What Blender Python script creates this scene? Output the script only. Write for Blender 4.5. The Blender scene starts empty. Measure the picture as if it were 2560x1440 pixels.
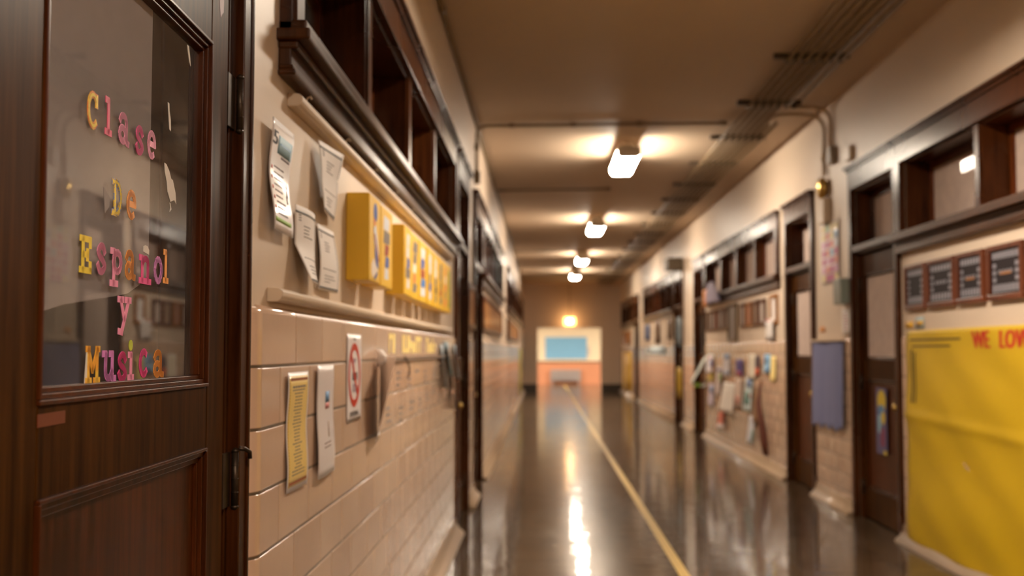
import bpy, math, random
from mathutils import Vector
random.seed(7)
S = bpy.context.scene
COL = S.collection
# ------------------------------------------------------------------ camera, world, exposure
F_PX = 2844.0                                  # 40 mm lens on a 36 mm sensor, 2560 px wide
H = 1.36
cd = bpy.data.cameras.new('camera')
cam = bpy.data.objects.new('camera', cd); COL.objects.link(cam); S.camera = cam
cd.sensor_width = 36.0; cd.lens = 36.0 * F_PX / 2560
cam.location = (0, 0, H)
cam.rotation_euler = (math.pi/2 + math.atan(157/F_PX), 0, math.atan(77/F_PX))
cd.clip_start = 0.05; cd.clip_end = 120
cd.dof.use_dof = True; cd.dof.focus_distance = 2.0; cd.dof.aperture_fstop = 3.4
w = bpy.data.worlds.new('world'); S.world = w; w.use_nodes = True
w.node_tree.nodes['Background'].inputs[0].default_value = (0.0, 0.0, 0.0, 1)
S.view_settings.view_transform = 'Standard'; S.view_settings.look = 'None'
S.view_settings.exposure = 1.08; S.view_settings.gamma = 1.0
LAMP = 46.0            # emission of the lit ceiling fixtures
LAMPC = (1.0, 0.86, 0.69)
NEAR_GAIN = 1.5        # added strength for the two unseen hooded fixtures, to brighten the near walls

# ------------------------------------------------------------------ materials
def hexc(r, g, b):
    f = lambda v: ((v/255+.055)/1.055)**2.4 if v > 10 else v/255/12.92
    return (f(r), f(g), f(b))
def new(name):
    m = bpy.data.materials.new(name); m.use_nodes = True
    nt = m.node_tree; b = nt.nodes['Principled BSDF']
    return m, nt, b
def ramp_mix(nt, fac, c1, c2):
    mx = nt.nodes.new('ShaderNodeMix'); mx.data_type = 'RGBA'
    mx.inputs[6].default_value = (*c1, 1); mx.inputs[7].default_value = (*c2, 1)
    nt.links.new(fac, mx.inputs[0]); return mx.outputs[2]
def coords(nt, scale=(1, 1, 1), kind='Object'):
    tc = nt.nodes.new('ShaderNodeTexCoord'); mp = nt.nodes.new('ShaderNodeMapping')
    mp.inputs['Scale'].default_value = scale
    nt.links.new(tc.outputs[kind], mp.inputs[0]); return mp.outputs[0]
def noise(nt, vec, scale, detail=3, rough=.5):
    n = nt.nodes.new('ShaderNodeTexNoise'); n.inputs['Scale'].default_value = scale
    n.inputs['Detail'].default_value = detail; n.inputs['Roughness'].default_value = rough
    nt.links.new(vec, n.inputs['Vector']); return n.outputs[0]
def bump(nt, b, h, strength, dist):
    bp = nt.nodes.new('ShaderNodeBump'); bp.inputs['Strength'].default_value = strength
    bp.inputs['Distance'].default_value = dist
    nt.links.new(h, bp.inputs['Height']); nt.links.new(bp.outputs[0], b.inputs['Normal'])
MC = {}
def paint(name, col, rough=.6, var=.06, nscale=3.0, bmp=0.0, bscale=60, metal=0, coat=0, spec=.5):
    if name in MC: return MC[name]
    m, nt, b = new(name)
    v = coords(nt); n = noise(nt, v, nscale)
    c1 = tuple(max(0, c*(1-var)) for c in col); c2 = tuple(min(1, c*(1+var)) for c in col)
    nt.links.new(ramp_mix(nt, n, c1, c2), b.inputs['Base Color'])
    b.inputs['Roughness'].default_value = rough; b.inputs['Metallic'].default_value = metal
    b.inputs['Coat Weight'].default_value = coat; b.inputs['Coat Roughness'].default_value = .1
    b.inputs['Specular IOR Level'].default_value = spec
    if bmp: bump(nt, b, noise(nt, v, bscale, 2), bmp, .002)
    MC[name] = m; return m
def wood(name, dark, light, rough=.28, coat=.3, spec=.14):
    m, nt, b = new(name)
    v = coords(nt, (26, 26, 1.6)); n = noise(nt, v, 1.6, 6, .62)
    n2 = noise(nt, coords(nt), 1.3, 2)
    mul = nt.nodes.new('ShaderNodeMath'); mul.operation = 'MULTIPLY_ADD'
    nt.links.new(n2, mul.inputs[0]); mul.inputs[1].default_value = .8; mul.inputs[2].default_value = -.35
    ad = nt.nodes.new('ShaderNodeMath'); ad.operation = 'ADD'; ad.use_clamp = True
    nt.links.new(n, ad.inputs[0]); nt.links.new(mul.outputs[0], ad.inputs[1])
    cr = nt.nodes.new('ShaderNodeValToRGB')
    cr.color_ramp.elements[0].position = .3; cr.color_ramp.elements[0].color = (*dark, 1)
    cr.color_ramp.elements[1].position = .75; cr.color_ramp.elements[1].color = (*light, 1)
    nt.links.new(ad.outputs[0], cr.inputs[0]); nt.links.new(cr.outputs[0], b.inputs['Base Color'])
    rr = nt.nodes.new('ShaderNodeMapRange'); nt.links.new(n2, rr.inputs[0])
    rr.inputs[3].default_value = rough-.06; rr.inputs[4].default_value = rough+.12
    nt.links.new(rr.outputs[0], b.inputs['Roughness'])
    b.inputs['Coat Weight'].default_value = coat; b.inputs['Coat Roughness'].default_value = .14
    b.inputs['Specular IOR Level'].default_value = spec
    bump(nt, b, n, .05, .001)
    return m
def glass_mat(name, ior=1.5, dust=.0, dustc=(.5, .45, .4), rough=0.0, even=False):
    m = bpy.data.materials.new(name); m.use_nodes = True; nt = m.node_tree; nt.nodes.clear()
    out = nt.nodes.new('ShaderNodeOutputMaterial'); tr = nt.nodes.new('ShaderNodeBsdfTransparent')
    gl = nt.nodes.new('ShaderNodeBsdfGlossy'); gl.inputs['Roughness'].default_value = rough
    fr = nt.nodes.new('ShaderNodeFresnel'); fr.inputs[0].default_value = ior
    tr.inputs[0].default_value = (.93, .93, .92, 1)
    geo = nt.nodes.new('ShaderNodeNewGeometry')          # the reflection counts once, on the outer face of the pane
    sb = nt.nodes.new('ShaderNodeMath'); sb.operation = 'SUBTRACT'; sb.inputs[0].default_value = 1.0; nt.links.new(geo.outputs['Backfacing'], sb.inputs[1])
    ml = nt.nodes.new('ShaderNodeMath'); ml.operation = 'MULTIPLY'; nt.links.new(sb.outputs[0], ml.inputs[0]); nt.links.new(fr.outputs[0], ml.inputs[1])
    m1 = nt.nodes.new('ShaderNodeMixShader'); nt.links.new(ml.outputs[0], m1.inputs[0])
    nt.links.new(tr.outputs[0], m1.inputs[1]); nt.links.new(gl.outputs[0], m1.inputs[2])
    df = nt.nodes.new('ShaderNodeBsdfDiffuse'); df.inputs[0].default_value = (*dustc, 1)
    m2 = nt.nodes.new('ShaderNodeMixShader')
    n = noise(nt, coords(nt, (1, 9, 9)), 1.2, 5, .7)
    mr = nt.nodes.new('ShaderNodeMapRange'); nt.links.new(n, mr.inputs[0])
    mr.inputs[1].default_value = .35; mr.inputs[2].default_value = .8
    mr.inputs[3].default_value = dust*(.9 if even else .4); mr.inputs[4].default_value = dust*(1.1 if even else 1.6)
    nt.links.new(mr.outputs[0], m2.inputs[0]); nt.links.new(m1.outputs[0], m2.inputs[1]); nt.links.new(df.outputs[0], m2.inputs[2])
    nt.links.new(m2.outputs[0], out.inputs[0]); return m
def emis(name, col, s):
    m = bpy.data.materials.new(name); m.use_nodes = True; nt = m.node_tree; nt.nodes.clear()
    out = nt.nodes.new('ShaderNodeOutputMaterial'); e = nt.nodes.new('ShaderNodeEmission')
    e.inputs[0].default_value = (*col, 1); e.inputs[1].default_value = s
    nt.links.new(e.outputs[0], out.inputs[0]); return m
def tile_mat():
    m, nt, b = new('glazed_tile')
    at = nt.nodes.new('ShaderNodeAttribute'); at.attribute_name = 'tint'
    nt.links.new(ramp_mix(nt, at.outputs['Fac'], (.62, .415, .29), (.70, .485, .345)), b.inputs['Base Color'])
    b.inputs['Roughness'].default_value = .2; b.inputs['Coat Weight'].default_value = .6
    b.inputs['Coat Roughness'].default_value = .07
    bump(nt, b, noise(nt, coords(nt), 16, 2), .16, .004)
    return m
def floor_mat():
    m, nt, b = new('floor_tile')
    v = coords(nt)
    br = nt.nodes.new('ShaderNodeTexBrick'); nt.links.new(v, br.inputs['Vector'])
    br.offset = 0.0; br.inputs['Scale'].default_value = 1.0
    br.inputs['Brick Width'].default_value = .305; br.inputs['Row Height'].default_value = .305
    br.inputs['Mortar Size'].default_value = .0035; br.inputs['Mortar Smooth'].default_value = .2
    br.inputs['Color1'].default_value = (.050, .031, .016, 1); br.inputs['Color2'].default_value = (.078, .050, .028, 1)
    br.inputs['Mortar'].default_value = (.028, .018, .011, 1)
    n = noise(nt, coords(nt, (3, 3, 3)), 3, 4)
    mx = nt.nodes.new('ShaderNodeMix'); mx.data_type = 'RGBA'; mx.blend_type = 'MULTIPLY'; mx.inputs[0].default_value = 1
    nt.links.new(br.outputs[0], mx.inputs[6]); nt.links.new(ramp_mix(nt, n, (.75, .75, .75), (1.25, 1.22, 1.2)), mx.inputs[7])
    nt.links.new(mx.outputs[2], b.inputs['Base Color'])
    mr = nt.nodes.new('ShaderNodeMapRange'); nt.links.new(noise(nt, coords(nt, (2, .7, 1)), 2.0, 4), mr.inputs[0])
    mr.inputs[3].default_value = .16; mr.inputs[4].default_value = .30
    nt.links.new(mr.outputs[0], b.inputs['Roughness'])
    b.inputs['Coat Weight'].default_value = .50; b.inputs['Coat Roughness'].default_value = .035
    b.inputs['Coat IOR'].default_value = 1.5; b.inputs['Specular IOR Level'].default_value = .06
    # the old slabs are not quite level: each tile tilts a little
    n3 = noise(nt, coords(nt, (2.6, 9, 1)), 1.0, 2)
    ad = nt.nodes.new('ShaderNodeMath'); ad.operation = 'MULTIPLY_ADD'
    nt.links.new(n3, ad.inputs[0]); ad.inputs[1].default_value = 1.0
    mm = nt.nodes.new('ShaderNodeMath'); mm.operation = 'MULTIPLY'; nt.links.new(br.outputs['Fac'], mm.inputs[0]); mm.inputs[1].default_value = -.25
    nt.links.new(mm.outputs[0], ad.inputs[2])
    bp = nt.nodes.new('ShaderNodeBump'); bp.inputs['Strength'].default_value = .42; bp.inputs['Distance'].default_value = .006
    nt.links.new(ad.outputs[0], bp.inputs['Height']); nt.links.new(bp.outputs[0], b.inputs['Normal'])
    nt.links.new(bp.outputs[0], b.inputs['Coat Normal'])
    return m
M = {}
M['plaster'] = paint('plaster', (.68, .545, .42), .42, .03, 2, .25, 45)
M['ceiling'] = paint('ceiling_paint', (.60, .455, .32), .6, .05, 1.2, .2, 20)
M['tile'] = tile_mat(); M['grout'] = paint('grout', (.14, .095, .055), .9, .15, 30)
M['cove'] = paint('cove_base', (.50, .36, .24), .3, .05, 4, coat=.3)
M['floor'] = floor_mat()
M['wood'] = wood('dark_wood', (.016, .0035, .0008), (.070, .019, .004), .24, .0)
M['woodl'] = wood('worn_wood', (.022, .006, .0012), (.080, .026, .006), .28, .0)
M['woodr'] = wood('red_wood', (.026, .006, .0015), (.13, .030, .006), .28, .0)
M['dwood'] = wood('door_wood', (.022, .006, .001), (.088, .032, .006), .36, 0, .03)
M['dwoodr'] = wood('door_red_wood', (.028, .006, .001), (.12, .028, .006), .3, 0, .15)
M['oak'] = wood('oak_board', (.20, .07, .015), (.45, .19, .05), .5, .1)
M['rail'] = paint('rail_paint', (.64, .50, .36), .35, .04, 6, .1)
M['glass'] = glass_mat('window_glass', 1.9, .04)
M['dglass'] = glass_mat('door_glass', 1.75, .06, (.55, .48, .44))
M['pglass'] = glass_mat('frosted_glass', 1.6, .75, (.66, .52, .45), even=True)
M['shade'] = paint('shade_paper', (.42, .375, .40), .9, .06, 2)
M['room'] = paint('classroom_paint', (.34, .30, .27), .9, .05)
M['brass'] = paint('brass', (.60, .40, .12), .3, .1, 8, metal=1)
M['iron'] = paint('dark_iron', (.055, .035, .022), .4, .2, 20, metal=.7)
M['conduit'] = paint('conduit_paint', (.24, .17, .095), .45, .06)
M['conduitl'] = paint('pale_conduit_paint', (.52, .40, .27), .45, .06)
M['strut'] = paint('strut_steel', (.07, .048, .028), .5, .1)
M['steel'] = paint('steel', (.55, .5, .45), .3, .05, metal=.9)
M['white'] = paint('white_paper', (.78, .72, .68), .7, .02)
M['white2'] = paint('laminated_paper', (.76, .70, .70), .34, .02, coat=.25)
M['black'] = paint('black_ink', (.02, .016, .016), .6, .1)
M['grey'] = paint('grey_ink', (.20, .17, .16), .6, .1)
M['yellow'] = paint('yellow_card', (.78, .46, .012), .45, .03)
M['line'] = paint('yellow_floor_tape', (.62, .40, .075), .35, .1, 6, coat=.3)
M['lampon'] = emis('lit_lens', LAMPC, LAMP)
M['housing'] = paint('lamp_enamel', (.70, .62, .50), .35, .03)
def col(name, rgb, rough=.6, **k): return paint(name, hexc(*rgb), rough, .04, **k)

# ------------------------------------------------------------------ mesh helpers
class MB:
    def __init__(s): s.v = []; s.f = []; s.mi = []; s.sm = []; s.cur = 0; s.smooth = False
    def add(s, vs, fs):
        o = len(s.v); s.v += [tuple(v) for v in vs]
        for f in fs: s.f.append([i+o for i in f]); s.mi.append(s.cur); s.sm.append(s.smooth)
        return s
    def box(s, x0, x1, y0, y1, z0, z1):
        x0, x1 = sorted((x0, x1)); y0, y1 = sorted((y0, y1)); z0, z1 = sorted((z0, z1))
        return s.add([(x0,y0,z0),(x1,y0,z0),(x1,y1,z0),(x0,y1,z0),(x0,y0,z1),(x1,y0,z1),(x1,y1,z1),(x0,y1,z1)],
                     [(0,3,2,1),(4,5,6,7),(0,1,5,4),(1,2,6,5),(2,3,7,6),(3,0,4,7)])
    def hexa(s, p):    # eight points, bottom ring then top ring
        return s.add(p, [(0,3,2,1),(4,5,6,7),(0,1,5,4),(1,2,6,5),(2,3,7,6),(3,0,4,7)])
    def sweep(s, prof, path_pts, closed=True):
        # prof: list of functions point->3D ring for each station
        n = len(prof[0]); vs = [p for ring in prof for p in ring]; fs = []
        for k in range(len(prof)-1):
            for i in range(n if closed else n-1):
                j = (i+1) % n; fs.append((k*n+i, k*n+j, (k+1)*n+j, (k+1)*n+i))
        if closed: fs.append(tuple(range(n))[::-1]); fs.append(tuple((len(prof)-1)*n+i for i in range(n)))
        return s.add(vs, fs)
    def tube(s, pts, r, seg=10, rr=None):
        pts = [Vector(p) for p in pts]; rings = []
        up = None
        for i, p in enumerate(pts):
            a = pts[max(0, i-1)]; b = pts[min(len(pts)-1, i+1)]; d = (b-a).normalized()
            if up is None: up = Vector((0,0,1)) if abs(d.z) < .9 else Vector((0,1,0))
            x = d.cross(up).normalized(); up = x.cross(d).normalized()
            q = rr[i] if rr else r
            rings.append([p + x*math.cos(t)*q + up*math.sin(t)*q for t in [2*math.pi*k/seg for k in range(seg)]])
        sm = s.smooth; s.smooth = True; s.sweep(rings, None); s.smooth = sm; return s
    def prism(s, poly, P, d0, d1):     # poly: 2D points; P(a,b,d)->3D
        n = len(poly); vs = [P(a, b, d0) for a, b in poly] + [P(a, b, d1) for a, b in poly]
        return s.add(vs, [tuple(range(n))[::-1], tuple(range(n, 2*n))] + [(i, (i+1) % n, n+(i+1) % n, n+i) for i in range(n)])
    def build(s, name, mats, parent=None, loc=None, bev=0, kind=None):
        if not isinstance(mats, (list, tuple)): mats = [mats]
        if loc is None:
            if parent: loc = tuple(parent['_w'])
            else:
                xs = [v[0] for v in s.v]; ys = [v[1] for v in s.v]; zs = [v[2] for v in s.v]
                loc = ((min(xs)+max(xs))/2, (min(ys)+max(ys))/2, min(zs))
        me = bpy.data.meshes.new(name)
        me.from_pydata([(x-loc[0], y-loc[1], z-loc[2]) for x, y, z in s.v], [], s.f)
        for m in mats: me.materials.append(m)
        me.polygons.foreach_set('material_index', s.mi); me.polygons.foreach_set('use_smooth', s.sm)
        me.update()
        o = bpy.data.objects.new(name, me); COL.objects.link(o)
        WL[o.name] = loc
        if parent:
            o.parent = parent; pw = WL[parent.name]; o.location = tuple(a-b for a, b in zip(loc, pw))
        else: o.location = loc
        o['_w'] = list(loc)
        if bev:
            b = o.modifiers.new('bevel', 'BEVEL'); b.width = bev; b.segments = 2; b.limit_method = 'ANGLE'
        if kind: o['kind'] = kind
        return o
WL = {}
def tag(o, label=None, cat=None, group=None, kind=None):
    if label: o['label'] = label
    if cat: o['category'] = cat
    if group: o['group'] = group
    if kind: o['kind'] = kind
    return o
def thing(name, loc, label, cat, group=None, kind=None):
    o = bpy.data.objects.new(name, None); COL.objects.link(o); o.location = loc; o.empty_display_size = .1
    o['_w'] = list(loc); WL[o.name] = loc
    return tag(o, label, cat, group, kind)

XL, XR, ZC = -.67, 2.60, 3.60                 # plaster faces and ceiling
def wx(side, d): return XL + d if side == 'L' else XR - d
def sbox(mb, side, d0, d1, y0, y1, z0, z1): return mb.box(wx(side, d0), wx(side, d1), y0, y1, z0, z1)
TW, TH, DT = .3555, .1447, 1.468              # glazed tile pitch, dado top
Y0, Y1 = -7.0, 38.0

# ------------------------------------------------------------------ openings
LD = [dict(y0=1.15, y1=2.455, n=1), dict(y0=8.62, y1=9.80, n=2), dict(y0=10.86, y1=12.0, n=3)]
RD = [dict(y0=8.38, y1=9.52, n=4), dict(y0=10.98, y1=12.08, n=5), dict(y0=18.32, y1=19.42, n=6), dict(y0=21.15, y1=22.3, n=7), dict(y0=30.85, y1=31.9, n=8)]
LW = [dict(y0=2.97, y1=8.22, n=1, k=4), dict(y0=12.28, y1=18.05, n=2, k=5), dict(y0=20.9, y1=36.5, n=3, k=12)]
RW = [dict(y0=2.70, y1=8.18, n=4, k=4), dict(y0=12.62, y1=17.95, n=5, k=4), dict(y0=22.65, y1=29.0, n=6, k=5), dict(y0=32.2, y1=37.2, n=7, k=4)]
WZ0, WZ1 = 2.20, 2.72                         # window opening
DZ1 = 2.70                                    # door opening top (with transom)
THK = .24
def make_wall(side, doors, wins, name):
    mb = MB(); ops = [(o['y0'], o['y1'], 0, DZ1) for o in doors] + [(o['y0'], o['y1'], WZ0, WZ1) for o in wins]
    ops.sort(); y = Y0
    for a, b, z0, z1 in ops:
        if a > y: sbox(mb, side, 0, -THK, y, a, 0, ZC)
        if z0 > 0: sbox(mb, side, 0, -THK, a, b, 0, z0)
        sbox(mb, side, 0, -THK, a, b, z1, ZC); y = b
    sbox(mb, side, 0, -THK, y, Y1+.3, 0, ZC)
    return mb.build(name, M['plaster'], kind='structure')
tag(make_wall('L', LD, LW, 'wall_left'), 'cream plaster left corridor wall above the tiled dado', 'wall')
tag(make_wall('R', RD, RW, 'wall_right'), 'cream plaster right corridor wall above the tiled dado', 'wall')
def setting(name, mb, m, label, cat): return tag(mb.build(name, m, kind='structure'), label, cat)
setting('floor', MB().box(-6, 8, Y0, 47, -.2, 0), M['floor'], 'dark brown polished tile floor', 'floor')
setting('ceiling', MB().box(XL-THK, XR+THK, Y0, Y1+.3, ZC, ZC+.15), M['ceiling'], 'flat tan painted corridor ceiling', 'ceiling')
setting('wall_back', MB().box(XL-THK, XR+THK, Y0-.2, Y0, 0, ZC), M['plaster'], 'plain corridor wall behind the viewer', 'wall')

# tiled dado ---------------------------------------------------------
def tile(mb, tint, side, y0, y1, z0, z1, re=.004, rt=0, ry0=0, ry1=0, fine=False, base=.02):
    g = .0030
    a0 = y0 + (g if not ry0 else 0); a1 = y1 - (g if not ry1 else 0); b0 = z0 + g*1.15; b1 = z1 - (g*1.15 if not rt else 0)
    def stops(lo, hi, rl, rh):
        def edge(r):
            if r > .01: return [r*(1-math.cos(math.pi/2*k/6)) for k in range(7)] + [r+.0015]
            return [0, r*.3, r, r+.001] if fine else [0, r*.5, r+.0005]
        return [lo+e for e in edge(rl)] + [hi-e for e in edge(rh)][::-1]
    ys = stops(a0, a1, ry0 or re, ry1 or re); zs = stops(b0, b1, re, rt or re)
    def dep(y, z):
        def s(dist, r): return max(0., 1-dist/r)
        c = [(s(y-a0, ry0 or re), ry0 or re), (s(a1-y, ry1 or re), ry1 or re)]
        e = [(s(z-b0, re), re), (s(b1-z, rt or re), rt or re)]
        u = max(c); v = max(e)
        big = [q for q in (u, v) if q[1] > .01 and q[0] > 0]
        d = 0
        for q, r in (u, v):
            if r <= .01: d += r*.55*(1-math.sqrt(max(0, 1-q*q)))
        if len(big) == 2: q = min(1, math.hypot(big[0][0], big[1][0])); d += big[0][1]*(1-math.sqrt(1-q*q))
        elif big: q, r = big[0]; d += r*(1-math.sqrt(max(0, 1-min(1, q)**2)))
        return base - d
    vs = [(wx(side, dep(y, z)), y, z) for z in zs for y in ys]; n = len(ys); fs = []
    for j in range(len(zs)-1):
        for i in range(n-1):
            q = (j*n+i, j*n+i+1, (j+1)*n+i+1, (j+1)*n+i)
            fs.append(q if side == 'L' else q[::-1])
    sm = mb.smooth; mb.smooth = True; mb.add(vs, fs); mb.smooth = sm
    tint += [random.random()]*len(fs)
def dado(side, y0, y1, label, r0=True, r1=True):
    mb = MB(); tint = []
    row = 0; z1 = DT
    rc = .05
    nb = len(mb.f)
    while z1 > .05:
        z0 = max(z1-TH, .0); y = y0; off = .41 if row % 2 == 0 else .235
        first = True
        fine = y0 < 5 and side == 'L'
        while y < y1-.01:
            e = y + (off if first else TW)
            if y1-e < .08: e = y1
            e = min(e, y1)
            tile(mb, tint, side, y, e, z0, z1, .0024, rt=.020 if row == 0 else 0,
                 ry0=rc if (first and r0) else 0, ry1=rc if (e >= y1 and r1) else 0, fine=fine)
            first = False; y = e
        z1 = z0; row += 1
    o = mb
    nt = len(mb.f); mb.cur = 1
    tile(mb, [], side, y0+.0012, y1-.0012, 0, DT-.0012, .002, rt=.020, ry0=rc if r0 else 0, ry1=rc if r1 else 0, base=.0187)
    for k in range(len(mb.f)-nt): tint.append(0)
    ob = mb.build('trim_%d' % dado.n, [M['tile'], M['grout']], kind='structure'); dado.n += 1
    at = ob.data.attributes.new('tint', 'FLOAT', 'FACE'); at.data.foreach_set('value', tint)
    tag(ob, label, 'tiled dado')
    b = MB(); prof = [(0, 0), (.085, 0), (.085, .004), (.075, .022), (.045, .045), (.028, .075), (.024, .115), (.018, .12), (0, .12)]
    b.smooth = True
    b.sweep([[(wx(side, d), y, z) for d, z in prof] for y in (y0+.0, y1)], None)
    bo = b.build('baseboard_%s' % ('left' if side == 'L' else 'right'), M['cove'], kind='structure')
    tag(bo, 'pale cove base under the ' + label, 'baseboard')
    return ob
dado.n = 1
CW = .075            # casing width round doors
dado('L', Y0, LD[0]['y0']-CW, 'glazed tan tile dado left of the near classroom door')
dado('L', 2.575, LD[1]['y0']-CW, 'glossy tan glazed tile dado with rounded corner beside the near door')
dado('L', LD[1]['y1']+CW, LD[2]['y0']-CW, 'tan tile dado between the second and third doors on the left')
dado('L', LD[2]['y1']+CW, Y1, 'long tan tile dado running to the far end on the left')
dado('R', Y0, RD[0]['y0']-CW, 'tan tile dado behind the large yellow poster')
dado('R', RD[0]['y1']+CW, RD[1]['y0']-CW, 'tan tile dado behind the blue cloth')
dado('R', RD[1]['y1']+CW, RD[2]['y0']-CW, 'tan tile dado hung with children\'s artwork')
dado('R', RD[2]['y1']+CW, RD[3]['y0']-CW, 'narrow tan tile dado between two far doors on the right')
dado('R', RD[3]['y1']+CW, RD[4]['y0']-CW, 'shiny tan tile dado in the middle of the far right wall')
dado('R', RD[4]['y1']+CW, Y1, 'tan tile dado nearest the end wall on the right')

# ------------------------------------------------------------------ windows high in the walls
def casing_head(mb, side, y0, y1, z0, z1):
    sbox(mb, side, 0, .035, y0, y1, z0, z1-.045)
    sbox(mb, side, 0, .050, y0-.012, y1+.012, z1-.045, z1-.022)
    sbox(mb, side, 0, .068, y0-.025, y1+.025, z1-.022, z1)
def window(side, y0, y1, n, k, where):
    root = thing('window_%d' % n, (wx(side, 0), (y0+y1)/2, WZ0), 'high dark-wood classroom window band ' + where, 'window', kind='structure')
    mb = MB()                                                   # casing round the opening
    mb_h = MB(); casing_head(mb_h, side, y0-.13, y1+.13, WZ1-.005, 2.90); mb_h.build('window_head', M['wood'], root, bev=.003)
    for a, b in ((y0-.13, y0+.0), (y1, y1+.13)):
        sbox(mb, side, 0, .032, a, b, WZ0-.02, WZ1); sbox(mb, side, 0, .042, a+.02, b-.02, WZ0-.02, WZ1)
    # lining
    sbox(mb, side, 0, -THK, y0, y0+.02, WZ0, WZ1); sbox(mb, side, 0, -THK, y1-.02, y1, WZ0, WZ1)
    sbox(mb, side, 0, -THK, y0+.02, y1-.02, WZ1-.02, WZ1)
    mb.build('window_frame', M['wood'], root, bev=.002)
    sl = MB()
    sbox(sl, side, .085, -THK, y0-.16, y1+.16, WZ0-.055, WZ0-.025)             # sill
    sbox(sl, side, .07, -THK, y0-.13, y1+.13, WZ0-.025, WZ0+.004)
    sl.build('window_sill', M['woodl'], root, bev=.006)
    ap = MB()
    sbox(ap, side, 0, .034, y0-.14, y1+.14, 2.07, WZ0-.055); sbox(ap, side, 0, .046, y0-.145, y1+.145, 2.058, 2.074); sbox(ap, side, 0, .052, y0-.145, y1+.145, WZ0-.075, WZ0-.055)
    sbox(ap, side, 0, .040, y0-.142, y1+.142, 2.074, 2.086)
    ap.build('apron', M['woodl'], root, bev=.005)
    p = (y1-y0)/k
    for i in range(k):
        a = y0+.02+p*i if i == 0 else y0+p*i+.05
        b = y1-.02 if i == k-1 else y0+p*(i+1)-.05
        if i < k-1:
            m2 = MB(); sbox(m2, side, .0, -THK, b, b+.10, WZ0, WZ1); sbox(m2, side, 0.0, .012, b+.012, b+.088, WZ0, WZ1)
            m2.build('mullion', M['woodr'] if False else M['wood'], root, bev=.003)
        sa = MB(); dz = .07 if n in (2, 3, 5, 6, 7) else 0
        for q in ((a, a+.045, WZ0, WZ1-.02), (b-.045, b, WZ0, WZ1-.02), (a+.045, b-.045, WZ0, WZ0+.05), (a+.045, b-.045, WZ1-.07, WZ1-.02)):
            sbox(sa, side, -.165+dz, -.205+dz, *q)
        s_o = sa.build('sash', M['woodr'], root, bev=.002)
        pg = MB(); sbox(pg, side, -.183+dz, -.187+dz, a+.045, b-.045, WZ0+.05, WZ1-.07)
        pg.build('pane', M['pglass'] if n in (4, 5, 6) else M['glass'], s_o)
    return root
wl = {1: 'above the yellow boxes on the left', 2: 'above the brown wooden board on the left', 3: 'farthest along the left wall',
      4: 'above the four framed plaques on the right', 5: 'above the row of small frames on the right', 6: 'midway down the far right wall', 7: 'farthest along the right wall'}
for o in LW: window('L', o['y0'], o['y1'], o['n'], o['k'], wl[o['n']])
for o in RW: window('R', o['y0'], o['y1'], o['n'], o['k'], wl[o['n']])

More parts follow.
